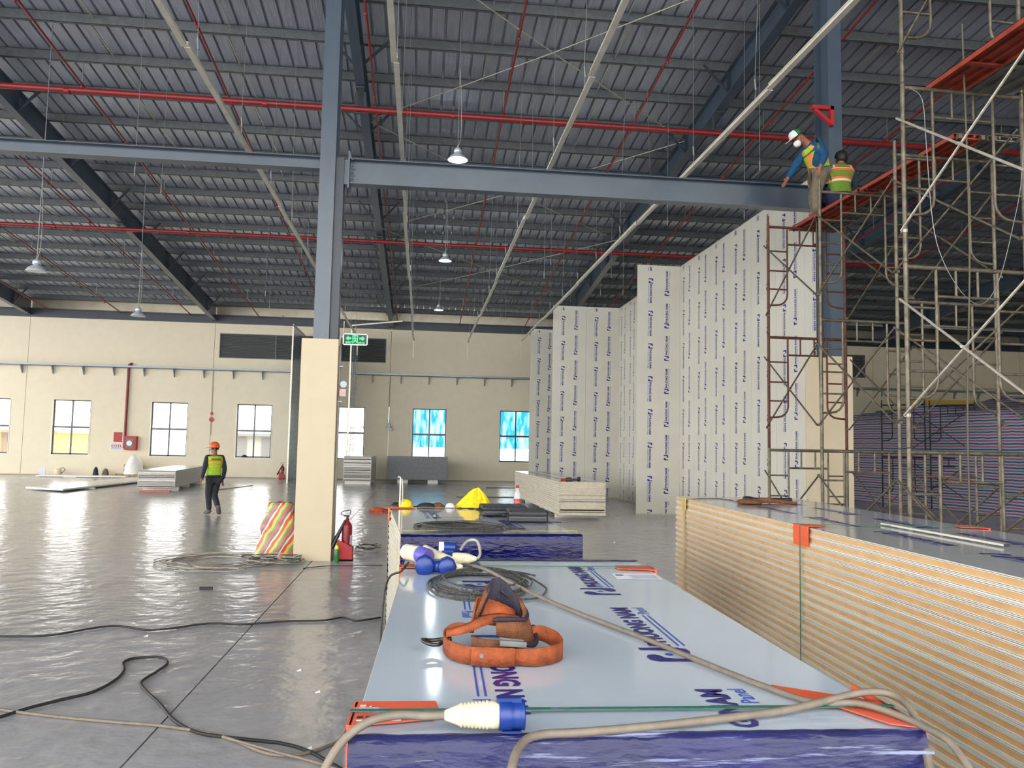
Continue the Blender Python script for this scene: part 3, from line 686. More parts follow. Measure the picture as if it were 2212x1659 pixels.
# orange corner guards and straps
def guard(pts_top, drop, side, lab, root, rz, name='corner_guard', mm=orange):
    """folded board: top flap polygon + flap folded down over the side"""
    m_ = MB(); z = .006
    m_.add([(x, y, z) for x, y in pts_top]+[(x, y, z+.003) for x, y in pts_top], [tuple(range(len(pts_top)))[::-1], tuple(range(len(pts_top), 2*len(pts_top)))]+[(i, (i+1) % len(pts_top), len(pts_top)+(i+1) % len(pts_top), len(pts_top)+i) for i in range(len(pts_top))])
    ys = [p[1] for p in pts_top]; xe = (min if side < 0 else max)(p[0] for p in pts_top)
    m_.box(xe-.0045, xe+.0045, min(ys)+.005, max(ys)-.005, -drop, z+.003)
    return obj(name, m_, mm, loc=root, rot=(0, 0, rz), label=lab, cat='corner guard')
rt = (L1p(0, 0).x, L1p(0, 0).y, TOP1)
g1 = guard([(-.012, .05), (.16, .09), (.168, .13), (.16, .2), (-.012, .2)], .09, -1, 'orange board corner guard with printing, left near corner of the nearest stack', rt, RZ1)
obj('printing', MB().box(.0, .012, .165, .172, .0095, .0105).box(.0, .04, .15, .154, .0095, .0105).box(.02, .024, .135, .165, .0095, .0105).box(.0, .09, .075, .08, .0095, .0105), white_p, g1)
obj('dark_marks', MB().box(0, .012, .09, .1, .0095, .011).box(.018, .03, .09, .1, .0095, .011).box(.036, .048, .09, .1, .0095, .011).box(.054, .066, .09, .1, .0095, .011).box(.072, .084, .09, .1, .0095, .011), black, g1)
guard([(1.162, .0), (1.10, .03), (.96, .30), (1.02, .26), (1.162, .17)], .08, 1, 'orange board corner guard, right near corner of the nearest stack', rt, RZ1)
guard([(-.012, 2.10), (.13, 2.10), (.13, 2.2), (-.012, 2.2)], .1, -1, 'orange board guard under the blue plugs, left far corner', rt, RZ1)
guard([(1.162, 2.06), (.99, 2.1), (1.0, 2.2), (1.162, 2.2)], .1, 1, 'orange board guard beside the paper, right far corner', rt, RZ1)
def strap(y, rz, loc, Wd, top, mm, lab, h, w=.014):
    m_ = MB().box(-.016, Wd+.016, y, y+w, .0105, .0125).box(-.018, -.016, y, y+w, -h, .0125).box(Wd+.016, Wd+.018, y, y+w, -h, .0125)
    return obj('packing_strap', m_, mm, loc=(loc[0], loc[1], top), rot=(0, 0, rz), label=lab, cat='strap')
strap(.125, RZ1, (-.115, 1.6), 1.15, TOP1, green_s, 'green packing strap across the near end of the nearest stack', 1.0)
strap(2.13, RZ1, (-.115, 1.6), 1.15, TOP1, green_s, 'green packing strap across the far end of the nearest stack', 1.0, .012)
strap(.16, RZ2, M0, 1.15, TOP1, yellow_s, 'yellow packing strap round the near end of the middle stack', 1.0)
strap(2.05, RZ2, M0, 1.15, TOP1, yellow_s, 'yellow packing strap round the far end of the middle stack', 1.0)
rt3 = (B0[0], B0[1], TB)
strap(3.36, RZ3, B0, 1.15, TB, green_s, 'dark green strap round the middle of the tall right stack', 1.15, .012)
strap(5.85, RZ3, B0, 1.15, TB, yellow_s, 'yellow strap round the far end of the tall right stack', 1.15, .03)
guard([(-.012, 3.26), (.02, 3.26), (.14, 3.33), (.06, 3.44), (-.012, 3.47)], .115, -1, 'orange board guard folded over the edge of the tall right stack', rt3, RZ3)
guard([(1.162, 3.3), (1.0, 3.35), (1.05, 3.5), (1.162, 3.5)], .1, 1, 'orange board guard at the far edge of the tall right stack', rt3, RZ3)
guard([(-.012, 5.82), (.1, 5.84), (.1, 5.92), (-.012, 5.94)], .1, -1, 'yellow edge guard near the far end of the tall right stack', rt3, RZ3, mm=yellow_s)
rt2 = (M0[0], M0[1], TOP1)
guard([(-.012, 1.98), (.22, 2.03), (.22, 2.13), (-.012, 2.22)], .1, -1, 'orange board guard at the far left corner of the middle stack', rt2, RZ2)
# papers
obj('delivery_note', MB().box(0, .2, 0, .15, 0, .0006), paper, loc=L1p(.93, 1.84, .003), rot=(0, 0, RZ1-.05), label='white printed delivery note on the nearest stack by the orange guard', cat='paper')
dn = [o for o in COL.objects if o.name == 'delivery_note'][0]
tm = MB()
for k in range(9): tm.box(.06+.01*(k % 3), .19, .02+k*.012, .0225+k*.012, .0007, .0009)
obj('print_lines', tm, inkm, dn); obj('heading', MB().box(.01, .045, .09, .12, .0007, .0009), inkm, dn)

# ------------------------------------------------------------------ scaffold
def frame(loc, rz, m, lab, group='scaffold frames', w=1.22, h=1.68):
    e = empty('scaffold_section', loc, rz, label=lab, cat='scaffold', group=group)
    for x in (0, w):
        obj('leg', MB().tube([(x, 0, 0), (x, 0, h+.02)], .0215, 10).tube([(x, 0, h+.02), (x, 0, h+.13)], .017, 8), m, e)
    obj('top_bar', MB().tube([(0, 0, h-.03), (w, 0, h-.03)], .021, 8), m, e)
    for s, x0, x1 in ((1, 0, .3), (-1, w, w-.3)):
        pts = [(x1, 0, h-.03), (x1, 0, .62)]+[(x1-s*.16*(1-math.cos(q)), 0, .62-.16*math.sin(q)) for q in (.4, .8, 1.2, 1.57)]+[(x0, 0, .45)]
        obj('ladder_post', MB().tube(pts, .0145, 8), m, e)
        for z in (1.28, .98, .70): obj('rung', MB().tube([(x0, 0, z), (x1, 0, z)], .0125, 6), m, e)
    obj('lower_bar', MB().tube([(.3, 0, h-.29), (w-.3, 0, h-.29)], .0145, 8), m, e)
    for x in (.5, .72): obj('stub', MB().tube([(x, 0, h-.29), (x, 0, h-.04)], .0125, 6), m, e)
    return e
def brace(a, b, lab, m=scaf):
    """pair of tubes crossing, from leg a to leg b (xy), between heights z0..z1"""
    (ax, ay), (bx, by), z0, z1, off = a[0], a[1], b[0], b[1], b[2]
    e = empty('cross_brace', (ax, ay, z0), label=lab, cat='brace', group='scaffold cross braces')
    d = Vector((bx-ax, by-ay, 0)); n = d.cross(Vector((0, 0, 1))).normalized()*.03*off; h = z1-z0
    for i, (p, q) in enumerate(((n*1.3, d+Vector((0, 0, h))+n*1.3), (d+n*2.2, Vector((0, 0, h))+n*2.2))):
        obj('brace_tube', MB().tube([p, q], .0115, 7), m, e)
        obj('wing_nut', MB().box(-.02, .02, -.02, .02, -.015, .015).xf(Matrix.Translation(p-n)), m, e)
    obj('pivot', MB().tube([d/2+Vector((0, 0, h/2))+n, d/2+Vector((0, 0, h/2))+n*2.7], .014, 6), m, e)
    return e
ordn = ['lowest', 'second', 'third', 'fourth', 'fifth']
zb0, LH = .07, 1.68
A0, A1, B0_, B1_, B2_ = (5.12, 11.3), (5.06, 9.62), (5.24, 8.25), (4.33, 6.68), (4.42, 5.15)
for (p, rz, nn, mm, s) in ((A0, 0.01, 3, scafr, 'of the far tower by the printed partition'), (A1, .03, 3, scaf, 'of the far tower, nearer pair of legs'),
                     (B0_, .03, 3, scaf, 'of the near tower, rear pair of legs'), (B1_, .03, 5, scaf, 'of the near tower, front pair of legs'), (B2_, .03, 5, scaf, 'at the right edge, nearest the tall stack')):
    for k in range(nn):
        frame((p[0], p[1], zb0+LH*k), rz, (mm if not (p == A0 and k == 0) else scaf), f'{ordn[k]} tubular frame {s}')
    for x in (0, 1.22):
        obj('base_plate', MB().box(-.07, .07, -.07, .07, 0, .008).tube([(0, 0, .005), (0, 0, .1)], .017, 8), scaf, loc=(p[0]+x*math.cos(rz), p[1]+x*math.sin(rz), 0),
            label='square steel foot plate under a scaffold leg', cat='base plate', group='scaffold foot plates')
for k in range(3):
    z0 = zb0+LH*k
    brace((A0, A1), (z0+.3, z0+1.35, 1), f'{ordn[k]} crossed braces on the left side of the far tower')
    brace(((A0[0]+1.22, A0[1]), (A1[0]+1.22, A1[1])), (z0+.3, z0+1.35, -1), f'{ordn[k]} crossed braces on the right side of the far tower')
    brace((A1, B0_), (z0+.3, z0+1.35, 1), f'{ordn[k]} crossed braces bridging the two towers, left')
    brace(((A1[0]+1.22, A1[1]), (B0_[0]+1.22, B0_[1])), (z0+.3, z0+1.35, -1), f'{ordn[k]} crossed braces bridging the two towers, right')
for k in range(4):
    z0 = zb0+LH*k
    brace((B1_, B2_), (z0+.3, z0+1.35, 1), f'{ordn[k]} bright crossed braces at the front of the near tower', zinc if k in (1, 2) else scaf)
    if k < 3: brace(((B0_[0]+.0, B0_[1]-.02), (B1_[0]+1.22, B1_[1]+.05)), (z0+.3, z0+1.35, 1), f'{ordn[k]} crossed braces between rear and front of the near tower')
def plank(loc, L, mm, lab, w=.36, rz=0):
    e = empty('scaffold_plank', loc, rz, label=lab, cat='plank')
    obj('deck', MB().box(0, w, 0, L, .045, .05).box(0, .004, 0, L, 0, .05).box(w-.004, w, 0, L, 0, .05).box(w*.33, w*.33+.02, 0, L, .02, .046).box(w*.66, w*.66+.02, 0, L, .02, .046), mm, e)
    y = .02
    while y < L:
        obj('cross_rib', MB().box(.004, w-.004, y, y+.05, .005, .02), mm, e); y += .62
    obj('hook', MB().box(.03, .07, -.05, .0, -.02, .03), scaf, e); obj('hook', MB().box(w-.07, w-.03, -.05, 0, -.02, .03), scaf, e)
    return e
zp = zb0+3*LH-.005
plank((5.58, 9.62, zp), 1.95, plankr, 'rusty red steel plank under the standing worker')
plank((5.60, 7.75, zp), 1.85, plankr, 'rusty red steel plank nearer than the standing worker')
plank((5.98, 9.62, zp), 1.95, plankg, 'dull galvanised plank under the seated worker', w=.32)
plank((6.0, 7.75, zp), 1.85, plankg, 'dull galvanised plank beside the nearer red plank', w=.4)
plank((4.62, 4.95, zp), 1.85, plankr, 'rusty red plank at the upper right corner')
plank((5.02, 4.95, zp), 1.85, plankg, 'galvanised plank at the upper right corner', w=.45)
for (a, b, s) in (((1763, 480), (1776, 1095), 11.0), ((2083, 250), (2098, 1150), 6.45)):
    p, q = px(*a, y=s), px(*b, y=s)
    obj('rope', MB().tube(smooth_pts([(p.x, p.y, 5.6), (p.x+.02, p.y, 3.6), (q.x-.01, q.y, 2), (q.x, q.y, .4)]), .008, 6), mat('rope_green', (92, 88, 70), .8), label='greenish rope hanging down the '+('far' if s > 8 else 'near')+' scaffold tower', cat='rope')
wp = [px(x, y_, y=6.5) for x, y_ in ((1965, 190), (1992, 215), (2000, 300), (2015, 480), (2040, 570), (2085, 640), (2125, 655), (2160, 600), (2190, 480), (2205, 400), (2212, 300))]
obj('loose_wire', MB().tube(smooth_pts(wp, 5), .004, 5), wire_m, label='thin pale wire hanging in a loop on the near scaffold', cat='wire')

# red pipe bracket on the right column
m_ = MB().box(-.3, .06, -.04, .04, 0, .06).bar((-.26, 0, 0), (.02, 0, -.22), .06, .05).box(-.0, .06, -.04, .04, -.26, .06)
obj('pipe_bracket', m_, redp2, loc=(px(1793, 243, y=11.9).x, 11.92, 7.25), label='red triangular bracket bolted on the right steel column', cat='bracket')

# exit sign, conduit, alarm on the left column
green_e = mat('exit_green', (40, 240, 120), .5, 0, 0, 9, emit=(60, 255, 130), es=1.3)
green_d = mat('exit_back', (6, 50, 26), .5, 0, 0, 9, emit=(6, 60, 30), es=.4)
sx, sz = px(741, 722, y=11.8).x, px(760, 733, y=11.8).z
e = empty('exit_sign', (sx, 11.8, sz-.085), label='green lit exit sign with two arrows beside the plinth top', cat='sign')
obj('case', MB().box(0, .36, 0, .03, 0, .17).box(0, .36, -.006, 0, 0, .014).box(0, .36, -.006, 0, .156, .17).box(0, .014, -.006, 0, 0, .17).box(.346, .36, -.006, 0, 0, .17), lampm, e)
obj('face', MB().box(.014, .346, -.003, 0, .014, .156), green_d, e)
def flat_text(body, x0, x1, z0, z1, y, parent, m, name='lettering', bold=.02):
    t = fit(text_mb(body, 1, bold), x0, x1, z0, z1); t.v = [(v[0], y, v[1]) for v in t.v]; return obj(name, t, m, parent)
flat_text('EXIT', .045, .13, .026, .052, -.0045, e, green_e); flat_text('LỐI RA', .225, .32, .026, .056, -.0045, e, green_e)
for s, x in ((1, .045), (-1, .315)):
    obj('arrow', MB().add([(x, -.0045, .1), (x+s*.035, -.0045, .135), (x+s*.035, -.0045, .112), (x+s*.075, -.0045, .112), (x+s*.075, -.0045, .088), (x+s*.035, -.0045, .088), (x+s*.035, -.0045, .065)], [(0, 1, 6), (2, 3, 4, 5)]), green_e, e)
obj('door_symbol', MB().box(.14, .15, -.0055, -.004, .03, .145).box(.14, .215, -.0055, -.004, .137, .147).box(.205, .215, -.0055, -.004, .03, .145).box(.165, .18, -.0055, -.004, .118, .132)
    .bar((.172, -.005, .118), (.18, -.005, .08), .004, .014).bar((.18, -.005, .08), (.16, -.005, .04), .004, .01).bar((.18, -.005, .08), (.2, -.005, .045), .004, .01).bar((.175, -.005, .11), (.2, -.005, .095), .004, .008).bar((.175, -.005, .11), (.155, -.005, .09), .004, .008), green_e, e)
obj('hanging_tube', MB().tube([(.01, .015, .17), (.01, .015, .35)], .008, 6).tube(smooth_pts([(.0, .015, .1), (-.04, .02, .13), (-.05, .05, .02), (-.09, .1, -.05)]), .006, 5), cable_w, e)
e = empty('conduit_run', (-1.225, 12.0, 0), label='pale conduit running down the right side of the left plinth', cat='conduit')
obj('tube', MB().tube([(.0, 0, 3.3), (0, 0, 1.0)], .011, 6).tube([(.0, .08, 3.25), (.0, .08, 1.0)], .009, 6), cable_w, e)
obj('clip', MB().box(-.02, .05, -.03, .03, 2.82, 2.84).box(-.02, .05, -.03, .03, 2.3, 2.32), grey_t, e)
e = empty('alarm_sounder', (-1.15, 11.93, 2.52), label='grey round alarm sounder with red light beside the left plinth', cat='alarm')
obj('horn', MB().lathe([(.05, -.02), (.055, 0), (.05, .03), (.02, .05)], 16, axis='y', o=(0, -.02, .04)), grey_t, e)
obj('box', MB().box(-.055, .04, -.03, .05, -.14, -.03), cable_w, e)
obj('red_light', MB().lathe([(.018, -.015), (.022, 0), (.02, .01)], 10, axis='y', o=(-.02, -.035, -.085)), mat('led_red', (255, 90, 70), .4, 0, 0, 9, emit=(255, 70, 50), es=4), e)

# ------------------------------------------------------------------ fire kit
def extinguisher(loc, sc, lab, stand=True):
    e = empty('fire_extinguisher', loc, label=lab, cat='fire extinguisher'); e.scale = (sc,)*3
    z = .03
    obj('cylinder', MB().lathe([(.07, z), (.078, z+.02), (.078, z+.46), (.07, z+.5), (.045, z+.54), (.026, z+.56), (.026, z+.6)], 20), redp, e)
    obj('valve', MB().tube([(0, 0, z+.6), (0, 0, z+.65)], .018, 8).box(-.05, .03, -.012, .012, z+.63, z+.65), black, e)
    obj('handle', MB().tube(smooth_pts([(.03, 0, z+.64), (-.02, 0, z+.645), (-.08, 0, z+.655), (-.1, 0, z+.68), (-.06, 0, z+.71), (.02, 0, z+.725), (.045, 0, z+.715), (.035, 0, z+.66)]), .007, 6), black, e)
    obj('horn', MB().tube([(-.03, -.03, z+.58), (-.09, -.05, z+.44), (-.19, -.07, z+.22), (-.215, -.075, z+.165)], [.014, .024, .036, .042], 12), black, e)
    obj('label_patch', MB().add([(.0785*math.cos(q), -.0785*math.sin(q), zz) for zz in (.24, .38) for q in (.15, .5, .85)], [(0, 1, 4, 3), (1, 2, 5, 4)]), paper, e)
    if stand:
        obj('stand', MB().add([(-.14, -.1, 0), (.1, -.1, 0), (.1, -.1, .2), (-.14, -.1, .33), (-.14, -.096, 0), (.1, -.096, 0), (.1, -.096, .2), (-.14, -.096, .33)], [(0, 1, 2, 3), (7, 6, 5, 4), (0, 4, 5, 1), (1, 5, 6, 2), (2, 6, 7, 3), (3, 7, 4, 0)])
            .box(-.14, -.136, -.1, .1, 0, .33).box(.096, .1, -.1, .1, 0, .2).box(-.14, .1, .096, .1, 0, .2).box(-.14, .1, -.1, .1, 0, .02), redp2, e)
    return e
extinguisher((-1.03, 11.98, 0), .95, 'red fire extinguisher with black horn in red stand beside the left plinth')
extinguisher((-6.15, 37.1, 0), 1.0, 'small red fire extinguisher in the distance by the booth at the back wall')
def bottle(loc, prof, ms, mats, lab, extra=None):
    return obj('bottle', MB().lathe(prof, 16, ms=ms), mats, loc=loc, label=lab, cat='bottle')
e = empty('drink_bottle', (-1.14, 11.72, 0), label='green drink bottle with yellow neck before the extinguisher stand', cat='bottle')
obj('body', MB().lathe([(.028, 0), (.034, .01), (.034, .17), (.03, .185)], 14), mat('bottle_green', (40, 120, 50), .3, 0, .5, 60), e)
obj('shoulder', MB().lathe([(.03, .185), (.026, .21), (.016, .235), (.014, .245)], 14), mat('bottle_yellow', (216, 214, 40), .3, 0, .05, 60), e)
obj('cap', MB().lathe([(.015, .245), (.015, .27), (.01, .272)], 12), mat('cap_green2', (60, 130, 60), .3), e)

# hose cabinet and signs on the back wall
yw = YW-.02
e = empty('hose_cabinet', (-13.12, YW, 1.18), label='red fire hose cabinet with a dark glazed door on the cream wall', cat='cabinet')
obj('case', MB().box(0, .5, -.2, 0, 0, .62), redp2, e); obj('door', MB().box(.015, .485, -.215, -.2, .015, .605), redp2, e)
obj('door_window', MB().box(.07, .36, -.218, -.214, .1, .5), mat('cab_glass', (64, 62, 60), .2), e); obj('hose_reel', MB().lathe([(.12, -.222), (.1, -.219)], 18, axis='y', o=(.21, 0, .3)), paper, e); obj('handle', MB().box(.41, .43, -.235, -.215, .28, .36), black, e)
obj('sign_board', MB().box(0, .36, -.012, 0, 0, .44), redp2, loc=(-13.66, YW, 1.52), label='plain red notice board left of the hose cabinet', cat='sign')
e = empty('notice_board', (-13.78, YW, 1.16), label='white notice board under the red board by the hose cabinet', cat='sign')
obj('board', MB().box(0, .52, -.012, 0, 0, .32), paper, e)
obj('bottom_lines', MB().box(.04, .48, -.014, -.012, .05, .07).box(.04, .48, -.014, -.012, .1, .12).box(.04, .44, -.014, -.012, .26, .275), inkm, e)
obj('symbols', MB().box(.05, .1, -.014, -.012, .15, .23).box(.14, .19, -.014, -.012, .15, .23).box(.23, .28, -.014, -.012, .15, .23).box(.32, .37, -.014, -.012, .15, .23).box(.41, .46, -.014, -.012, .15, .23), redp2, e)
obj('fire_riser', MB().tube([(0, -.06, .1), (0, -.06, .02), (.08, -.06, -.02)], .04, 8).tube([(0, -.06, .0), (0, -.06, 3.68), (.03, -.06, 3.76), (.1, -.06, 3.8)], .055, 10).tube([(.1, -.06, 3.8), (.1, 0.0, 3.8)], .055, 10), redp, loc=(-13.16, YW-.02, 1.25), label='red riser pipe climbing the cream wall from the hose cabinet', cat='pipe')
for (z, rr) in ((2.9, .06), (2.62, .1)):
    obj('call_point', MB().lathe([(rr, -.05), (rr*1.05, -.02), (rr*.9, 0)], 14, axis='y'), redp2, loc=(-9.47, YW, z), label=('small upper' if z > 2.8 else 'larger lower')+' round red alarm device on the cream wall above the worker', cat='alarm')
obj('wall_conduit', MB().tube([(0, -.012, 0), (0, -.012, 3.0)], .013, 6), cable_w, loc=(-9.47, YW, 1.9), label='thin conduit down the cream wall to the red alarms', cat='conduit')

# things along the back wall at left
def lump(loc, rx, ry, h, mm, lab, cat_, name, sd=0, n=18, rows=9, rough=.18, top=.15, fn=None):
    m_ = MB(); vs = []
    for k in range(rows+1):
        t = k/rows; rr = fn(t) if fn else math.sqrt(max(0, 1-(t*.95)**2.2))*(1-top)+top*(1-t)
        for i in range(n):
            q = 2*math.pi*i/n; a = 1+rough*noise.noise(Vector((math.cos(q)*2.2+sd, math.sin(q)*2.2, t*4)))+rough*.5*noise.noise(Vector((math.cos(q)*6+sd, math.sin(q)*6, t*9)))
            vs.append((rx*rr*a*math.cos(q), ry*rr*a*math.sin(q), h*t+(0 if k == 0 else h*.05*noise.noise(Vector((q*2, t*5, sd))))))
    m_.add(vs, [(k*n+i, k*n+(i+1) % n, (k+1)*n+(i+1) % n, (k+1)*n+i) for k in range(rows) for i in range(n)]+[tuple(range(rows*n, rows*n+n))], 0, True)
    return obj(name, m_, mm, loc=loc, label=lab, cat=cat_)
lump((-12.5, 36.9, .13), .42, .35, .85, white_p, 'white plastic sack standing by the back wall left of the low stack', 'sack', 'plastic_sack', 3, top=.3)
obj('carton', MB().box(-.25, .25, -.2, .2, 0, .55), wood, loc=(-12.75, 37.33, .0), label='brown carton behind the white plastic sack', cat='box')
e = empty('pallet', (-13.3, 36.5, 0), label='dark wooden pallet under the white plastic sack', cat='pallet')
for k in range(6): obj('board', MB().box(k*.26, k*.26+.18, 0, .75, .1, .13), wood, e)
for k in range(3): obj('bearer', MB().box(0, 1.48, k*.32, k*.32+.1, 0, .1), wood, e)
obj('tool_box', MB().box(-.3, .3, -.2, .2, 0, .28).box(-.35, -.05, -.16, .16, .28, .34), wood, loc=(-11.6, 37.0, 0), rot=(0, 0, .3), label='open brown box right of the white sack by the wall', cat='box')
e = empty('watering_can', (-15.7, 37.0, .07), label='small pale can with round handle on the flat wall panel', cat='can')
obj('body', MB().lathe([(.13, 0), (.15, .02), (.14, .22), (.1, .26)], 14), cee_w, e); obj('handle', MB().tube(smooth_pts([(.1, 0, .24), (.2, 0, .3), (.3, 0, .2), (.15, 0, .05)]), .015, 6), green_s, e)
obj('paper_bag', MB().box(-.12, .12, -.06, .06, 0, .3), paper, loc=(-16.2, 36.7, .07), rot=(.1, 0, .2), label='small white paper bag beside the can on the wall panel', cat='bag')
lump((-14.1, 36.95, 0), .12, .1, .42, navyc, 'small dark bottle shape standing by the back wall', 'bottle', 'dark_jug', 8)
lump((-13.75, 37.1, 0), .15, .12, .35, khaki, 'small brown pouch next to the dark jug at the wall', 'bag', 'pouch', 5)
lump((-7.95, YW+.03, WZ0+.001), .14, .05, .12, navyc, 'dark glove lying on the sill of the window right of the worker', 'glove', 'glove', 2)

# clear film booth behind the left plinth
speck = mat('film_specks', (30, 36, 48), .6)
for (x, mm, s) in ((-5.42, mat('booth_panel', (150, 166, 178), .22, .2, .06, 3), 'grey film-covered panel screen at the left of the booth by the back wall'), (-3.02, filmc, 'see-through film screen at the right of the booth behind the exit sign')):
    e = empty('film_screen', (x, 33.9, 0), label=s, cat='screen')
    for k in range(3): obj('film_sheet', MB().box(-.02, .02, k*1.2, k*1.2+1.19, .04, 6.55), mm, e)
    obj('frame', MB().box(-.03, .03, -.03, 0, 0, 6.6).box(-.03, .03, 0, 3.6, 0, .04).box(-.03, .03, 0, 3.6, 6.55, 6.6), zinc, e)
    sp_ = MB()
    for k in range(26):
        for c in range(3):
            for j in range(2 if x < -4 else 1):
                z = .3+k*.25+.1*((c*7+k*3) % 3)/3; y = .25+c*1.2+j*.5
                if z < 6.4: sp_.box(-.023, .023, y, y+.03, z, z+(.07 if x < -4 else .03))
    obj('print_marks', sp_, speck, e)
obj('tilted_bar', MB().bar((-3.0, 33.8, 6.62), (-.9, 33.6, 6.85), .06, .05), zinc, label='pale bar sticking out from the booth top behind the exit sign', cat='bar')
obj('tilted_bar', MB().bar((-5.9, 33.9, 6.95), (-4.9, 33.85, 6.1), .04, .04), steel_d, label='dark slanted bar at the left top of the booth', cat='bar')

# ------------------------------------------------------------------ right side: striped tarp heap, green cover, black frames
m_ = MB(); vs = []; nY, nP = 60, 16
for i in range(nY+1):
    y = 29.5-14.5*i/nY; x0 = 15.45+(28-y)*.13
    zt = 3.05+.25*math.exp(-((y-24.2)/1.6)**2)-.075*max(0, 23-y)+.05*math.sin(y*2.1)
    for k in range(nP+1):
        t = k/nP
        if t < .7: z = zt*t/.7; x = x0+.25*(t/.7)+.05*math.sin(y*1.7+z*2)+.04*noise.noise(Vector((y*1.3, z*2, 1)))
        else: z = zt+.35*(t-.7)/.3-.1*math.sin((t-.7)/.3*3.1)*(1+math.sin(y*1.1)); x = x0+.25+3.2*(t-.7)/.3
        vs.append((x, y, z))
m_.add(vs, [(i*(nP+1)+k, i*(nP+1)+k+1, (i+1)*(nP+1)+k+1, (i+1)*(nP+1)+k) for i in range(nY) for k in range(nP)], 0, True)
vs2 = [vs[k] for k in range(nP+1)]; base = [(18.9, 29.5, 0)]
m_.add(vs2+base, [tuple(range(len(vs2)+1))], 0)
obj('striped_tarpaulin', m_, tarp_m, label='blue, pink and white striped tarpaulin draped over goods behind the scaffold', cat='tarpaulin')
gp, gq = px(1960, 905, y=33.5), px(2185, 905, y=33.5)
obj('green_cover', MB().box(gp.x, gq.x, 33.5, 36, 0, px(2000, 884, y=33.5).z).box(gp.x+.6, gq.x+.2, 33.3, 33.5, 2.6, 3.0), mat('green_sheet', (52, 104, 78), .5, 0, .2, 3, .4, 6), label='dark green sheeted stack behind the striped tarpaulin', cat='tarpaulin')
yp = px(2000, 868, y=33.6)
obj('yellow_beam', MB().box(gp.x+.1, gq.x-.8, 33.4, 33.7, yp.z-.09, yp.z+.09), mat('yellow_beam', (216, 178, 84), .5), label='yellow beam lying along the top of the green cover', cat='beam')
for i, (fx, fy) in enumerate(((14.4, 23.6), (15.75, 23.2))):
    for k in range(2): frame((fx, fy, .02+1.62*k), -.75, scafb, ('lower' if k == 0 else 'upper')+' black frame in front of the striped tarpaulin, '+('left' if i == 0 else 'right'), 'black scaffold frames', h=1.6)
for k in range(2): brace(((15.0, 22.9), (16.4, 22.4)), (.3+1.6*k, 1.4+1.6*k, 1), ('lower' if k == 0 else 'upper')+' black crossed braces before the striped tarpaulin', scafb)

# ------------------------------------------------------------------ people
def skinned(name, J, E_, m, parent, sub=2, split=None):
    """one smooth body surface grown round a skeleton of joints (x, y, z, radius or (rx, ry))"""
    me = bpy.data.meshes.new('sk'); keys = list(J); me.from_pydata([J[k][:3] for k in keys], [(keys.index(a), keys.index(b)) for a, b in E_], [])
    o = bpy.data.objects.new('sk', me); COL.objects.link(o)
    md = o.modifiers.new('s', 'SKIN'); md.use_smooth_shade = True
    for i, k in enumerate(keys):
        rr = J[k][3]; rr = rr if isinstance(rr, tuple) else (rr, rr)
        me.skin_vertices[0].data[i].radius = rr; me.skin_vertices[0].data[i].use_root = (i == 0)
    s_ = o.modifiers.new('b', 'SUBSURF'); s_.levels = sub; s_.render_levels = sub
    dg = bpy.context.evaluated_depsgraph_get(); dg.update(); nm = bpy.data.meshes.new_from_object(o.evaluated_get(dg))
    bpy.data.objects.remove(o); bpy.data.meshes.remove(me); nm.name = name; nm.materials.clear()
    for mm in (m if isinstance(m, list) else [m]): nm.materials.append(mm)
    for p in nm.polygons:
        p.use_smooth = True; p.material_index = split(p.center) if split else 0
    r = bpy.data.objects.new(name, nm); COL.objects.link(r); r.parent = parent; return r
def hand(J, E_, wk, tip, side, tag_, curl=.3):
    """palm, four unequal bent fingers and a thumb leaving the side of the palm; tip = unit direction, side = unit direction of the thumb"""
    w = Vector(J[wk][:3]); t = Vector(tip).normalized(); s = Vector(side).normalized(); n = t.cross(s).normalized()
    pa = w+t*.05; J[tag_+'p'] = (*pa, (.026, .016)); E_.append((wk, tag_+'p'))
    for i, (off, ln) in enumerate(((.027, .068), (.009, .076), (-.009, .070), (-.026, .055))):
        a = pa+t*.035+s*off; b = a+t*ln*.55+n*ln*curl*.3; c = b+t*ln*.4+n*ln*curl*.8
        for q, p_, rr in (('a', a, .010), ('b', b, .0085), ('c', c, .007)): J[f'{tag_}{i}{q}'] = (*p_, rr)
        E_ += [(tag_+'p', f'{tag_}{i}a'), (f'{tag_}{i}a', f'{tag_}{i}b'), (f'{tag_}{i}b', f'{tag_}{i}c')]
    a = pa-t*.02+s*.034; b = a+s*.02+t*.03; c = b+t*.028+n*.008
    for q, p_, rr in (('a', a, .012), ('b', b, .010), ('c', c, .008)): J[f'{tag_}t{q}'] = (*p_, rr)
    E_ += [(tag_+'p', tag_+'ta'), (tag_+'ta', tag_+'tb'), (tag_+'tb', tag_+'tc')]
def grow(J, keys, d):
    out = {}
    for k in keys:
        v = J[k]; rr = v[3]; out[k] = (*v[:3], tuple(x+d for x in rr) if isinstance(rr, tuple) else rr+d)
    return out
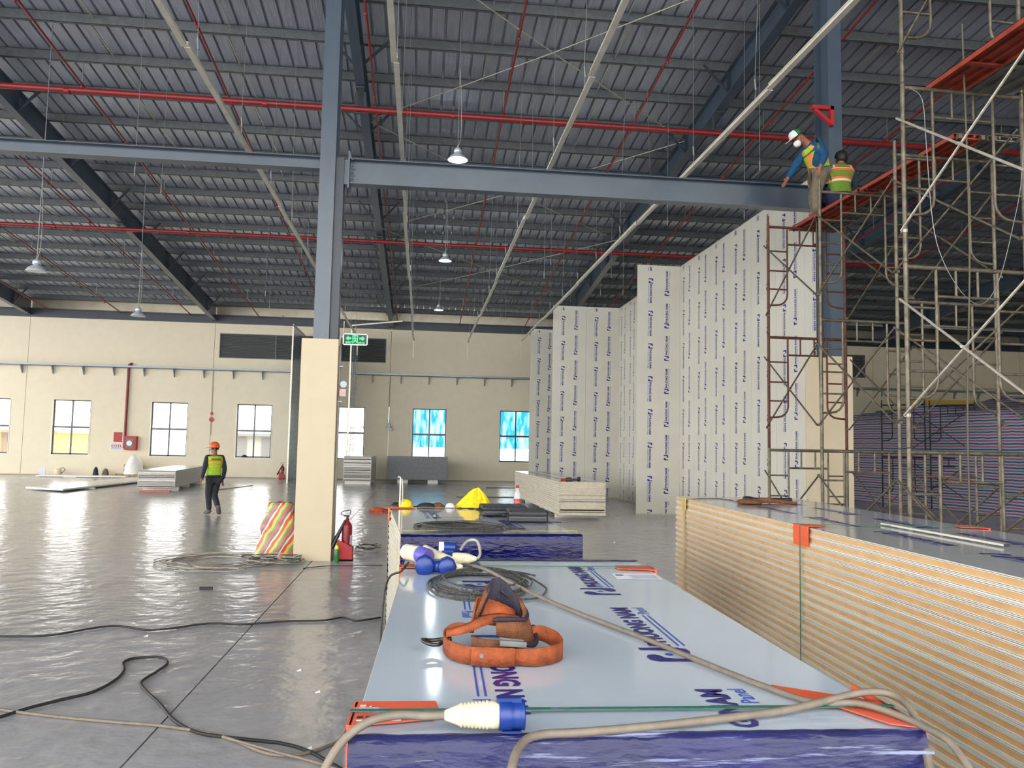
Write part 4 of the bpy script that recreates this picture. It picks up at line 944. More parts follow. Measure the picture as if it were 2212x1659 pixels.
def face(root, c, fwd, up, s=1.):
    """eyes, nose, mouth and ears placed on a head centred at c looking along fwd"""
    f = Vector(fwd).normalized(); u = Vector(up); u = (u-f*u.dot(f)).normalized(); r = f.cross(u)
    c = Vector(c)
    for sg in (-1, 1):
        obj('eye', MB().lathe([(.0, -.009), (.008, -.005), (.010, 0), (.008, .005), (0, .009)], 8, o=c+f*.078+r*sg*.031+u*.012), hairm, root)
        obj('ear', MB().lathe([(.004, -.03), (.016, -.014), (.018, .008), (.006, .03)], 8, o=c+r*sg*.076-f*.005), skinm, root)
    obj('nose', MB().tube([c+f*.08+u*.012, c+f*.098-u*.018, c+f*.085-u*.026], [.008, .013, .009], 8), skinm, root)
    obj('mouth', MB().bar(c+f*.082-u*.046-r*.022, c+f*.082-u*.046+r*.022, .006, .007), mat('lips', (120, 62, 56), .6), root)

# walking worker
P1 = px(458, 1112, z=0)
e = empty('person', (P1.x, P1.y, 0), 0.55, label='person in orange hard hat and lime vest walking away across the floor', cat='person')
J = dict(pel=(0, 0, .86, (.135, .095)), spi=(0, .0, 1.04, (.12, .09)), che=(0, .015, 1.24, (.15, .10)), nek=(0, .02, 1.38, .052), hd=(-.01, .03, 1.475, (.072, .082)), cr=(-.01, .03, 1.545, (.066, .074)),
     sl=(-.175, .0, 1.31, .052), el=(-.235, -.06, 1.05, .042), wl=(-.27, .0, .82, .026), sr=(.175, 0, 1.31, .052), er=(.225, -.05, 1.04, .042), wr=(.215, .02, .80, .026),
     hl=(-.085, .01, .80, .085), kl=(-.075, .10, .46, .058), al=(-.06, .03, .09, .038), tl=(-.10, .18, .035, .032), hr=(.085, 0, .80, .085), kr=(.05, .07, .45, .058), ar=(.045, -.25, .19, .038), tr=(.10, -.17, .045, .032))
E_ = [('pel', 'spi'), ('spi', 'che'), ('che', 'nek'), ('nek', 'hd'), ('hd', 'cr'), ('che', 'sl'), ('sl', 'el'), ('el', 'wl'), ('che', 'sr'), ('sr', 'er'), ('er', 'wr'), ('pel', 'hl'), ('hl', 'kl'), ('kl', 'al'), ('al', 'tl'), ('pel', 'hr'), ('hr', 'kr'), ('kr', 'ar'), ('ar', 'tr')]
Jb = dict(J); Eb = list(E_); hand(Jb, Eb, 'wl', (-.1, .15, -1), (.3, .9, .1), 'L'); hand(Jb, Eb, 'wr', (0, .15, -1), (-.3, .9, .1), 'R')
skinned('body', Jb, Eb, skinm, e)
def shirt(J, m, root, name='shirt', d=.014):
    k = [x for x in ('spi', 'pel', 'che', 'sl', 'el', 'wl', 'sr', 'er', 'wr', 'nek') if x in J]; G = grow(J, k, d); n = G['nek']; c = J['che']
    G['nek'] = (c[0]*.25+n[0]*.75, c[1]*.25+n[1]*.75, c[2]*.25+n[2]*.75, .06)
    loft(J, root, 'shirt_torso', m, d-.006, .0, .985)
    return skinned(name, G, [x for x in E_ if x[0] in G and x[1] in G], m, root)
def trousers(J, m, root, d=.02):
    G = grow(J, ('pel', 'hl', 'kl', 'al', 'hr', 'kr', 'ar'), d); return skinned('trousers', G, [x for x in E_ if x[0] in G and x[1] in G], m, root)
def torso(J, d, low, high):
    """rings round the spine from low to high (0 hips .. 1 neck)"""
    L_ = (Vector(J['sr'][:3])-Vector(J['sl'][:3])).normalized(); P = [Vector(J[k][:3]) for k in ('pel', 'spi', 'che')]; nk = Vector(J['nek'][:3]); ax = (nk-P[2]).normalized()
    P.append((Vector(J['sl'][:3])+Vector(J['sr'][:3]))/2+ax*.012); P.append(P[2]*.25+nk*.75)
    sw = (Vector(J['sr'][:3])-Vector(J['sl'][:3])).length/2
    rad = [(.148, .112), (.140, .108), (sw*.98, .122), (sw*.93, .095), (.062, .064)]; N = 22; out = []
    for i in range(N+1):
        t = low+(high-low)*i/N; f = t*4; a = min(int(f), 3); u = f-a; u2 = u*u*(3-2*u) if a < 3 else u
        c = P[a].lerp(P[a+1], u); tg = (P[min(a+1, 4)]-P[a]).normalized() if a < 3 else (P[4]-P[2]).normalized()
        rx = rad[a][0]*(1-u2)+rad[a+1][0]*u2+d; ry = rad[a][1]*(1-u2)+rad[a+1][1]*u2+d
        n_ = tg.cross(L_).normalized(); out.append((t, c, L_, n_, rx, ry))
    return out
def loft(J, root, name, mats, d, low, high, zs=None, n=36):
    R = torso(J, d, low, high); m_ = MB(); vs = []
    for t, c, l, nn, rx, ry in R:
        for k in range(n):
            q = 2*math.pi*k/n; cx, cyv = math.cos(q), math.sin(q); w = 1+.012*math.sin(q*5+t*9)
            vs.append(c+l*rx*w*math.copysign(abs(cx)**.8, cx)+nn*ry*w*math.copysign(abs(cyv)**.8, cyv))
    m_.add(vs, [(i*n+k, i*n+(k+1) % n, (i+1)*n+(k+1) % n, (i+1)*n+k) for i in range(len(R)-1) for k in range(n)], 0, True)
    if zs:
        for fi in range(len(m_.f)):
            i, k = divmod(fi, n); q = 2*math.pi*(k+.5)/n; m_.m[fi] = zs((R[i][0]+R[i+1][0])/2, math.cos(q), math.sin(q))
    o = obj(name, m_, mats, root); sd = o.modifiers.new('t', 'SOLIDIFY'); sd.thickness = .006; sd.offset = -1
    return o
def vest(J, root, cols, zs, d=.02, low=.06, high=.93):
    return loft(J, root, 'safety_vest', cols, d, low, high, zs)
def vz1(t, u, v):
    if .28 < t < .34 or .42 < t < .49: return 1
    if t > .49 and .45 < abs(u) < .72: return 1
    if .52 < t < .68 and abs(u) < .45 and abs(v) > .5: return 2
    return 0
shirt(J, navyc, e); trousers(J, trou, e)
vest(J, e, [lime, mat('vest_amber', (214, 170, 60), .6), lime_d], vz1)
for s, k, t in (('l', 'al', 'tl'), ('r', 'ar', 'tr')):
    a, b = Vector(J[k][:3]), Vector(J[t][:3]); d = (b-a)
    G = dict(p=(*(a+Vector((0, 0, .02))), .056), h=(*(a-d*.15+Vector((0, 0, -.03 if s == 'l' else -.01))), .052), b=(*(b+d*.12), (.056, .05)))
    skinned('shoe', G, [('p', 'h'), ('h', 'b'), ('p', 'b')], shoe, e, 2)
hc = Vector((-.01, .03, 1.53))
obj('helmet', MB().lathe([(.145, -.005), (.118, .0), (.116, .03), (.106, .075), (.075, .115), (.03, .132), (0, .134)], 22, o=hc).add([hc+Vector(v) for v in ((-.09, -.07, .0), (-.19, -.045, -.012), (-.19, .045, -.012), (-.09, .07, .0), (-.09, -.07, .008), (-.19, -.045, -.004), (-.19, .045, -.004), (-.09, .07, .008))], [(0, 1, 2, 3), (7, 6, 5, 4), (0, 4, 5, 1), (1, 5, 6, 2), (2, 6, 7, 3)]).tube([hc+Vector((.1, 0, .03)), hc+Vector((.05, 0, .12)), hc+Vector((-.05, 0, .12)), hc+Vector((-.1, 0, .03))], .012, 8), helm, e)
face(e, (-.01, .03, 1.49), (-1, .25, -.05), (0, 0, 1))
obj('hair', MB().lathe([(.079, -.02), (.083, .0), (.082, .03)], 16, o=(0.006, .03, 1.5)), hairm, e)

# standing worker on the plank
P2 = px(1752, 480, z=zp+.05)
e = empty('person', (5.72, 11.05, zp+.05), 0, label='person in white cap, mask and bright vest bending over the cross beam', cat='person')
J = dict(pel=(.10, 0, .68, (.13, .10)), spi=(.07, -.01, .84, (.125, .095)), che=(-.0, -.02, 1.03, (.14, .105)), nek=(-.14, -.04, 1.16, .052), hd=(-.235, -.05, 1.20, (.074, .08)), cr=(-.29, -.05, 1.235, (.066, .07)),
     sl=(.0, -.17, 1.10, .062), el=(.055, -.23, .88, .05), wl=(-.03, -.27, .72, .027), sr=(-.10, .12, 1.02, .058), er=(-.25, .13, .80, .046), wr=(-.36, .10, .63, .027),
     hl=(.06, -.08, .64, .088), kl=(-.02, -.10, .35, .062), al=(.01, -.09, .07, .04), tl=(-.13, -.12, .03, .034), hr=(.13, .09, .64, .088), kr=(.06, .12, .35, .062), ar=(.12, .13, .07, .04), tr=(-.02, .14, .03, .034))
Jb = dict(J); Eb = list(E_); hand(Jb, Eb, 'wl', (-.35, 0, -1), (-.8, .3, .3), 'L', .5); hand(Jb, Eb, 'wr', (-.5, -.1, -.9), (-.5, -.6, .4), 'R', .3)
skinned('body', Jb, Eb, skinm, e); shirt(J, teal, e, d=.018); trousers(J, khaki, e, .026)
def vz2(t, u, v):
    if .20 < t < .27: return 1
    if abs(u+(t-.45)*1.5) < .17: return 1
    if abs(u-(t-.45)*1.5+.1) < .15: return 1
    return 0
vest(J, e, [lime, vora], vz2, low=.08)
for s, k, t in (('l', 'al', 'tl'), ('r', 'ar', 'tr')):
    a, b = Vector(J[k][:3]), Vector(J[t][:3])
    skinned('shoe', dict(p=(*(a+Vector((0, 0, .02))), .046), h=(*(a+Vector((.03, 0, -.03))), .036), b=(*b, (.042, .03))), [('p', 'h'), ('h', 'b'), ('p', 'b')], shoe, e, 2)
fw = Vector((-.78, -.15, -.6)); c = Vector((-.25, -.05, 1.19))
face(e, c, fw, (-.5, 0, .8))
mx = Matrix.Translation(c+Vector((-.045, 0, .05))) @ Matrix.Rotation(R_(-38), 4, 'Y')
obj('cap', MB().lathe([(.094, -.01), (.094, .02), (.082, .06), (.045, .088), (0, .094)], 18).xf(mx), capg, e)
cf = MB().lathe([(.0965, -.012), (.0965, .02), (.084, .062), (.05, .09)], 18); kp = [i for i, f in enumerate(cf.f) if len(f) == 4 and sum(cf.v[j][0] for j in f)/4 < .0]
cf.f = [cf.f[i] for i in kp]; cf.m = [0]*len(kp); cf.sm = [True]*len(kp)
obj('cap_front', cf.add([(-.05, -.075, 0), (-.17, -.06, -.012), (-.17, .06, -.012), (-.05, .075, 0), (-.05, -.075, .006), (-.17, -.06, -.004), (-.17, .06, -.004), (-.05, .075, .006)], [(0, 1, 2, 3), (7, 6, 5, 4), (0, 4, 5, 1), (1, 5, 6, 2), (2, 6, 7, 3)]).xf(mx @ Matrix.Translation((-.006, 0, .001))), capw, e)
obj('face_mask', MB().lathe([(.05, -.03), (.056, 0), (.045, .035), (.02, .055), (0, .06)], 14).xf(Matrix.Translation(c+fw.normalized()*.062+Vector((.02, 0, -.035))) @ fw.to_track_quat('Z', 'Y').to_matrix().to_4x4()), capw, e)

# seated worker seen from behind
e = empty('person', (6.05, 10.9, zp+.05), -.1, label='person with black hair in olive vest crouching on the planks, back turned', cat='person')
J = dict(pel=(0, 0, .33, (.15, .115)), spi=(-.0, .02, .50, (.14, .10)), che=(.02, .04, .69, (.165, .11)), nek=(.05, .07, .83, .05), hd=(.07, .10, .91, (.074, .08)), cr=(.07, .11, .98, (.066, .072)),
     sl=(-.17, .05, .75, .055), el=(-.24, .10, .51, .045), wl=(-.13, .30, .45, .028), sr=(.21, .05, .75, .055), er=(.27, .10, .50, .045), wr=(.16, .32, .45, .028),
     hl=(-.1, .06, .31, .09), kl=(-.15, .42, .40, .062), al=(-.14, .20, .07, .04), tl=(-.14, .34, .03, .034), hr=(.1, .06, .31, .09), kr=(.13, .42, .40, .062), ar=(.12, .20, .07, .04), tr=(.12, .34, .03, .034))
Jb = dict(J); Eb = list(E_); hand(Jb, Eb, 'wl', (.4, 1, -.1), (.8, -.2, .3), 'L', .6); hand(Jb, Eb, 'wr', (-.4, 1, -.1), (-.8, -.2, .3), 'R', .6)
skinned('body', Jb, Eb, skinm, e); shirt(J, navyc, e); trousers(J, mat('jeans', (26, 34, 66), .85, 0, .15, 30), e)
def vz3(t, u, v):
    if .28 < t < .32 or .50 < t < .54: return 1
    if .25 < t < .35 or .47 < t < .57: return 2
    if t > .56 and .5 < abs(u) < .62: return 1
    if t > .56 and .42 < abs(u) < .70: return 2
    return 0
vest(J, e, [lime_d, vsil, mat('vest_red', (206, 92, 50), .6)], vz3, low=.02)
obj('hair', MB().lathe([(.03, -.09), (.074, -.07), (.09, -.03), (.094, .02), (.08, .07), (.045, .098), (0, .105)], 18, o=(.07, .095, .945)), hairm, e)
face(e, (.07, .10, .91), (0, 1, -.3), (0, 0, 1))
for s, k, t in (('l', 'al', 'tl'), ('r', 'ar', 'tr')):
    a, b = Vector(J[k][:3]), Vector(J[t][:3]); skinned('shoe', dict(p=(*(a+Vector((0, 0, .02))), .046), h=(*(a+Vector((0, -.03, -.05))), .036), b=(*b, (.042, .03))), [('p', 'h'), ('h', 'b'), ('p', 'b')], shoe, e, 2)

# ------------------------------------------------------------------ cables and coils on the floor
def cable(pts, r, m, lab, name='cable', n=5, cat_='cable', grp=None):
    P = smooth_pts(pts, n); o = P[0].copy(); return obj(name, MB().tube([p-o for p in P], r, 7), m, loc=o, label=lab, cat=cat_, group=grp)
def floor_px(lst, z=.012): return [px(x, y, z=z) for x, y in lst]
cable(floor_px([(-80, 1378), (0, 1375), (110, 1372), (240, 1352), (330, 1361), (450, 1347), (520, 1349), (620, 1342), (700, 1340), (740, 1334), (770, 1341), (822, 1334)]), .009, blackr, 'thin black cable running across the floor to the middle stack')
cable(floor_px([(-70, 1570), (0, 1549), (60, 1530), (130, 1512), (200, 1495), (250, 1468), (268, 1447), (266, 1432), (290, 1422), (345, 1420), (362, 1432), (340, 1450), (308, 1470), (308, 1484), (345, 1520), (375, 1555), (420, 1580), (470, 1590), (560, 1600), (610, 1606), (660, 1620), (700, 1640), (760, 1675)]), .010, blackr, 'black cable making a loop in the left foreground')
cable(floor_px([(-60, 1522), (0, 1533), (60, 1541), (150, 1551), (250, 1560), (340, 1567), (430, 1580), (500, 1597), (560, 1622), (600, 1631), (650, 1629), (700, 1615)])+[px(740, 1590, z=.03), Vector((-.34, 4.95, .15)), Vector((-.24, 4.3, .55)), Vector((-.16, 3.3, 1.1))][:2]+[px(775, 1562, z=.2)], .010, cable_g, 'grey brown cable rising from the floor beside the nearest stack')
cable(floor_px([(500, 1597), (600, 1625), (700, 1652), (800, 1690)], .03), .008, cable_g, 'second grey brown cable under the nearest stack edge')
cable(floor_px([(655, 1228), (700, 1223), (760, 1222), (826, 1221)]), .006, blackr, 'thin black cable from the wire heap towards the middle stack')
rnd = random.Random(4)
def heap(cx, cy, rx, ry, nloops, r, m, lab, z0=.01, jit=.25, z1=.07, spread=.2):
    e = empty('wire_heap', (cx, cy, z0), label=lab, cat='wire')
    for i in range(nloops):
        a0 = rnd.uniform(0, 6.28); k = rnd.uniform(1-spread, 1+spread*.6); k2 = rnd.uniform(1-spread, 1+spread*.6); dx = rnd.uniform(-jit, jit)*rx; dy = rnd.uniform(-jit, jit)*ry; z = z1*rnd.random()
        pts = [(dx+rx*k*math.cos(a0+q*.55)*(1+.04*math.sin(q*3+i)), dy+ry*k2*math.sin(a0+q*.55)*(1+.05*math.cos(q*2+i)), max(r, z+.012*math.sin(q*1.7+i))) for q in range(12)]
        obj('wire_loop', MB().tube(smooth_pts(pts, 4), r, 6), m[i % len(m)], e)
    return e
heap(-2.0, 11.62, .36, .2, 15, .006, [cable_w, cable_g, cable_w, blackr, mat('wire_green', (110, 150, 120), .5)], 'tangled heap of grey and white wires before the striped sack', z1=.1)
heap(-2.75, 11.7, .7, .62, 10, .0055, [cable_w, cable_g], 'loose wide wire loops spreading left of the wire heap', z1=.02)
heap(-2.75, 10.9, .4, .15, 2, .006, [cable_w], 'single flat wire loop nearer than the wire heap', z1=.01)
heap(-.75, 12.9, .18, .28, 6, .005, [cable_w, blackr], 'small tangle of wire behind the extinguisher stand', z1=.12)
lump((-2.05, 12.42, 0), .33, .26, .78, bag_m, 'checked plastic sack in red, yellow and green leaning behind the plinth', 'sack', 'woven_sack', 11, n=28, rows=16, rough=.22, fn=lambda t: (1.0-.3*t if t < .55 else (.84-1.2*(t-.55) if t < .75 else .6-.3*(t-.75))))
obj('rag', MB().box(-.07, .07, -.02, .02, 0, .03), blackr, loc=px(445, 1274, z=0), label='small black scrap lying on the floor below the wire loops', cat='scrap')
for i, (x, y) in enumerate(((640, 1451), (680, 1498), (660, 1621), (310, 1376), (190, 1343), (1325, 1172), (380, 1358))):
    p = px(x, y, z=0); obj('paper_scrap', MB().add([(0, 0, 0.002), (.035, .008, .002), (.03, .026, .014), (.004, .02, .005)], [(0, 1, 2, 3)]).box(.004, .02, .006, .014, 0, .004), paper if i != 6 else obrown, loc=p, label=['white curled scrap right of the floor joint', 'tiny white scrap right of the long floor joint', 'tiny white scrap on the grey cable', 'tiny pale fleck by the long black cable', 'tiny dark fleck above the long black cable', 'tiny white fleck right of the middle stack', 'brown scrap under the long black cable'][i], cat='scrap')

# ------------------------------------------------------------------ things on the nearest stack
zt1 = TOP1+.004
def coil(c, rx, ry, turns, r, m, lab, rz=0, jit=.12, extra=None, zb=0):
    e = empty('wire_rope_coil', (c[0], c[1], c[2]), rz, label=lab, cat='wire rope')
    rr = random.Random(int(c[1]*10))
    for i in range(turns):
        k = 1-jit+jit*1.6*rr.random(); a0 = rr.uniform(-.5, .5); dx, dy = rr.uniform(-.1, .1)*rx, rr.uniform(-.12, .12)*ry
        n = 26; pts = []
        for q in range(n+1):
            t = a0+2*math.pi*q/n*(.97 if i < turns-1 else .8)
            pts.append((dx+rx*k*math.cos(t), dy+ry*k*math.sin(t), r*(1+2*(i % 5)*.8)+.004*math.sin(3*t+i)))
        obj('strand', MB().tube(smooth_pts(pts, 2), r, 8), m, e)
    if extra:
        for j, x in enumerate(extra): obj('strand', MB().tube(smooth_pts([Vector(q)-Vector(c) for q in x], 5), r, 8), m, e)
    return e
def T1(x, y, dz=0): p = px(x, y, z=zt1); return (p.x, p.y, zt1+dz)
coil((.255, 3.24, zt1), 0.185, .27, 8, .0042, rope_m, 'coil of grey steel wire rope behind the tool belt', extra=[[T1(1000, 1238, .03), T1(1060, 1250, .04), T1(1120, 1252, .03), T1(1157, 1254, .02)], [T1(1075, 1244, .02), T1(1130, 1252, .02), T1(1172, 1270, .01), T1(1180, 1282, .01), T1(1160, 1298, .01), T1(1100, 1302, .01), T1(1060, 1303, .01)]])
coil((.27, 5.4, zt1), .28, .2, 7, .0045, rope_m, 'coil of grey steel wire rope on the near end of the middle stack', extra=[[(.5, 5.55, zt1+.01), (.62, 5.5, zt1+.01), (.66, 5.3, zt1+.01), (.45, 5.2, zt1+.01), (.2, 5.22, zt1+.02)], [(.0, 5.3, zt1+.01), (-.02, 5.55, zt1+.015), (.15, 5.72, zt1+.02), (.3, 5.5, zt1+.04)]])

# thick grey cable to the big blue plug, lying over the stack
def plug(loc, d, lab, L=.19, flip=False, lid=False, sc=1.0):
    """industrial plug: ribbed cream grip, blue collar; axis along d"""
    e = empty('industrial_plug', loc, label=lab, cat='plug')
    q = Vector(d).normalized().to_track_quat('Z', 'Y').to_matrix().to_4x4() @ Matrix.Scale(sc, 4)
    pr = [(.008, 0), (.012, .004), (.021, .028), (.024, .036)]
    for k in range(8): z = .04+k*.009; a = .0265+.0008*k; pr += [(a, z), (a+.0018, z+.002), (a+.0018, z+.0055), (a-.0005, z+.0075)]
    pr += [(.0325, .115), (.0325, .135)]
    obj('grip', MB().lathe(pr, 22).xf(q), cee_w, e)
    obj('collar', MB().lathe([(.034, .135), (.0365, .138), (.0365, .165), (.034, .168), (.034, .19), (.036, .191), (.036, .198), (.031, .198), (.029, .17)], 22).box(-.012, .012, .028, .042, .13, .19).box(-.02, .02, -.0395, -.034, .145, .19).xf(q), cee_b, e)
    if lid: obj('lid', MB().lathe([(.0, .199), (.042, .2), (.046, .205), (.046, .216), (.038, .222), (0, .224)], 8).xf(q), cee_b, e)
    return e
pz = zt1+.037
pp = px(958, 1545, z=pz)
plug((pp.x, pp.y, pz), (1, -.02, 0), 'big cream and blue industrial plug on the near strap', sc=.80)
Pk = [(pp.x+.004, pp.y, pz), (pp.x-.04, pp.y-.002, pz), (pp.x-.09, pp.y+.0, pz+.002), (pp.x-.15, pp.y-.015, pz-.008), (pp.x-.205, pp.y-.03, pz-.055), (pp.x-.25, pp.y-.05, pz-.16), (pp.x-.30, pp.y-.05, pz-.36), (pp.x-.36, pp.y, pz-.62)]
cable(Pk, .0085, cable_g, 'thick grey cable from the big plug dropping off the left edge')
cable([T1(1000, 1229, .02), T1(1030, 1247, .045), T1(1060, 1262, .05), T1(1100, 1277, .035), T1(1180, 1303, .012), T1(1250, 1330, .008), T1(1330, 1361, .008), T1(1400, 1388, .008), T1(1500, 1430, .008), T1(1580, 1463, .008), T1(1650, 1490, .008), T1(1760, 1526, .008), T1(1850, 1537, .018), T1(1930, 1556, .014), T1(2000, 1583, .01), T1(2060, 1612, .0), T1(2120, 1650, -.06), T1(2170, 1700, -.2)], .0075, cable_g, 'long grey cable lying diagonally across the nearest stack')
cable([T1(1060, 1740, -.25), T1(1085, 1690, -.10), T1(1105, 1650, -.01), T1(1130, 1618, .012), T1(1170, 1603, .014), T1(1250, 1596, .012), T1(1400, 1583, .012), T1(1500, 1572, .012), T1(1600, 1560, .012), T1(1700, 1546, .012), T1(1800, 1532, .022), T1(1870, 1527, .032), T1(1930, 1530, .028), T1(1975, 1555, .01), T1(2010, 1600, -.08), T1(2030, 1680, -.3), T1(2040, 1780, -.6)], .0085, cable_g, 'dark grey cable over the near blue film end')
# cluster of adapters
def A(x, y, dz=0): p = px(x, y, z=zt1+.035); return (p.x, p.y, zt1+.035+dz)
e = empty('plug_adapter', A(905, 1215), label='cream and blue multi-way adapter cluster at the far left corner', cat='adapter')
o0 = Vector(A(905, 1215))
def rel(x, y, dz=0): return Vector(A(x, y, dz))-o0
obj('cream_barrel', MB().tube([rel(878, 1206, .03), rel(905, 1212, .03)], .036, 16), cee_w, e)
obj('blue_barrel', MB().tube([rel(903, 1211, .03), rel(925, 1214, .02)], .038, 16), mat('plug_violet', (92, 84, 170), .4), e)
obj('body_arm', MB().tube([rel(915, 1205, .03), rel(940, 1208, .012), rel(975, 1216, 0)], [.032, .03, .028], 14), cee_w, e)
for (x, y, r0) in ((917, 1221, .045), (966, 1223, .041)):
    p = rel(x, y); obj('socket_lid', MB().lathe([(0, -.03), (.038*r0/.045, -.03), (r0, -.022), (r0, 0), (r0*.9, .012), (r0*.85, .07)], 8 if r0 < .045 else 8, axis='y', o=p), cee_b, e)
plug(A(1000, 1222, -.005), (-1, .15, .0), 'cream plug plugged in the middle of the adapter cluster', sc=.72)
plug(A(1030, 1207, .0), (-1, .05, 0), 'cream and blue plug at the right end of the adapter cluster', sc=.85)
obj('blue_label', MB().tube([rel(958, 1196, .03), rel(985, 1197, .03)], .026, 14), cee_b, e); obj('white_barrel', MB().tube([rel(948, 1196, .03), rel(958, 1196, .03)], .027, 14), white_p, e)
cable([A(1030, 1207), A(1037, 1205, .02), A(1030, 1196, .06), A(1010, 1195, .06), A(995, 1200, .03)], .007, cable_w, 'short pale cable curling over the plug cluster')
cable([Vector(A(882, 1215)), Vector(A(868, 1228, -.01)), Vector((-.14, 3.7, 1.05)), Vector((-.15, 3.5, .6)), Vector((-.16, 3.4, .2))], .005, blackr, 'black cable hanging down the far left corner of the nearest stack')

# tool belt
def ribbon(pts, h, th, lean=None, n=8):
    """flat strap standing on edge: points are its lower edge, h height(s), lean offset of the upper edge"""
    P = smooth_pts(pts, n); N = len(P); hs = h if isinstance(h, (list, tuple)) else [h]*len(pts); ls = lean or [(0, 0)]*len(pts)
    m_ = MB(); vs = []
    for i, p in enumerate(P):
        f = i/(N-1)*(len(pts)-1); a = min(int(f), len(pts)-2); t = f-a
        hh = hs[a]*(1-t)+hs[a+1]*t; lx = ls[a][0]*(1-t)+ls[a+1][0]*t; ly = ls[a][1]*(1-t)+ls[a+1][1]*t
        tg = (P[min(i+1, N-1)]-P[max(i-1, 0)]); nn = Vector((tg.y, -tg.x, 0)); nn = nn.normalized()*th/2 if nn.length > 1e-6 else Vector((th/2, 0, 0))
        top = Vector((lx, ly, hh)); vs += [p-nn, p+nn, p+top+nn, p+top-nn]
    m_.add(vs, [(4*i+a, 4*i+(a+1) % 4, 4*i+4+(a+1) % 4, 4*i+4+a) for i in range(N-1) for a in range(4)]+[(0, 3, 2, 1), (4*N-4, 4*N-3, 4*N-2, 4*N-1)], 0, True)
    return m_, vs
bx, by = .235, 2.2
belt = empty('tool_belt', (bx, by, zt1), label='worn orange and brown leather tool belt curled up on the printed panel', cat='tool belt')
def bp(x, y, z=0):  # pixel on a plane of given height -> local
    p = px(x, y, z=zt1+z); return (p.x-bx, p.y-by, z)
pad_pts = [bp(1010, 1396, .045), bp(1035, 1350, .04), bp(1075, 1330, .035), bp(1130, 1345, .035), bp(1165, 1378, .035), bp(1168, 1408, .03), bp(1130, 1420, .045), bp(1070, 1412, .06)]
mb_, _ = ribbon([(-.075, .02, .085), (-.05, .075, .075), (0.0, .1, .065), (.055, .085, .055), (.088, .03, .035), (.075, -.025, .03), (.03, -.045, .05), (-.02, -.04, .06)], [.07, .105, .12, .11, .09, .07, .055, .045], .012, [(.03, 0), (.02, -.02), (-.005, -.045), (-.03, -.04), (-.03, -.01), (-.02, .01), (0, .01), (0, .01)])
obj('back_pad', mb_, obrown, belt)
mb_, _ = ribbon([(-.066, .02, .09), (-.045, .066, .08), (0.0, .09, .07), (.047, .076, .065), (.074, .03, .05)], [.075, .112, .128, .112, .088], .006, [(.03, 0), (.02, -.02), (-.005, -.045), (-.03, -.04), (-.03, -.01)])
obj('pad_lining', mb_, onavy, belt)
mb_, _ = ribbon([(-.082, .01, .082), (-.07, .03, .08), (-.045, .02, .075), (0.0, .012, .07), (.05, .02, .062)], [.05, .062, .066, .06, .045], .005, [(.012, .03), (.012, .035), (0, .04), (-.005, .035), (-.01, .03)])
obj('orange_band', mb_, oleather, belt)
pip = [(-.03, -.042, .1), (.02, -.045, .102), (.06, -.025, .098), (.066, .02, .112), (.035, .05, .135), (.0, .055, .16)]
obj('piping', MB().tube(smooth_pts(pip, 6), .006, 8).tube(smooth_pts([(-.01, -.052, .048), (.035, -.055, .045), (.08, -.03, .03), (.098, .02, .035), (.093, .06, .06)], 6), .007, 8), onavy, belt)
mb_, _ = ribbon([(-.075, .03, .05), (-.125, .045, .045), (-.155, .02, .02), (-.15, -.03, .004), (-.115, -.085, .001), (-.07, -.105, .001), (-.02, -.112, .001), (0.03, -.118, .001)], [.022, .028, .04, .045, .045, .042, .04, .04], .005)
obj('strap', mb_, oleather, belt)
mb_, _ = ribbon([(.02, -.112, .001), (.07, -.125, .001), (.12, -.105, .001), (.155, -.06, .002), (.15, 0, .012), (.115, .035, .025), (.08, .03, .03)], [.04, .044, .046, .046, .046, .042, .035], .005)
obj('strap', mb_, oleather, belt)
mb_, _ = ribbon([(-.15, -.01, .05), (-.1, -.02, .062), (-.05, -.01, .08), (0, .005, .085), (.05, .02, .08)], [.014, .018, .02, .018, .014], .022, [(0, .012)]*5)
obj('strap', mb_, oleather, belt)
mb_, _ = ribbon([(-.09, -.115, .002), (-.05, -.128, .002), (.0, -.13, .002), (.02, -.126, .002)], [.046, .048, .046, .044], .007)
obj('strap_keeper', mb_, oleather, belt)
mb_, _ = ribbon([(-.085, -.05, .01), (-.05, -.07, .01), (0, -.07, .012), (.05, -.06, .012)], [.05, .045, .04, .035], .006)
obj('inner_strap', mb_, obrown, belt)
obj('buckle', MB().bar((-.015, -.095, .052), (.055, -.09, .046), .008, .014).bar((-.015, -.075, .058), (.05, -.07, .05), .006, .008).bar((-.012, -.095, .05), (-.012, -.07, .058), .006, .008), wire_m, belt)
obj('rivet', MB().lathe([(.006, -.1355), (.005, -.133)], 8, axis='y', o=(-.065, 0, .03)), wire_m, belt)
rg = [(-.185+.03*math.cos(q*math.pi/6), .03+.026*math.sin(q*math.pi/6), .028+.004*math.cos(q)) for q in range(13)]
obj('ring', MB().tube(rg, .0055, 8).tube([(-.158, .03, .028), (-.135, .03, .035)], .006, 8), mat('ring_metal', (74, 70, 66), .35, .8, .1, 60), belt)

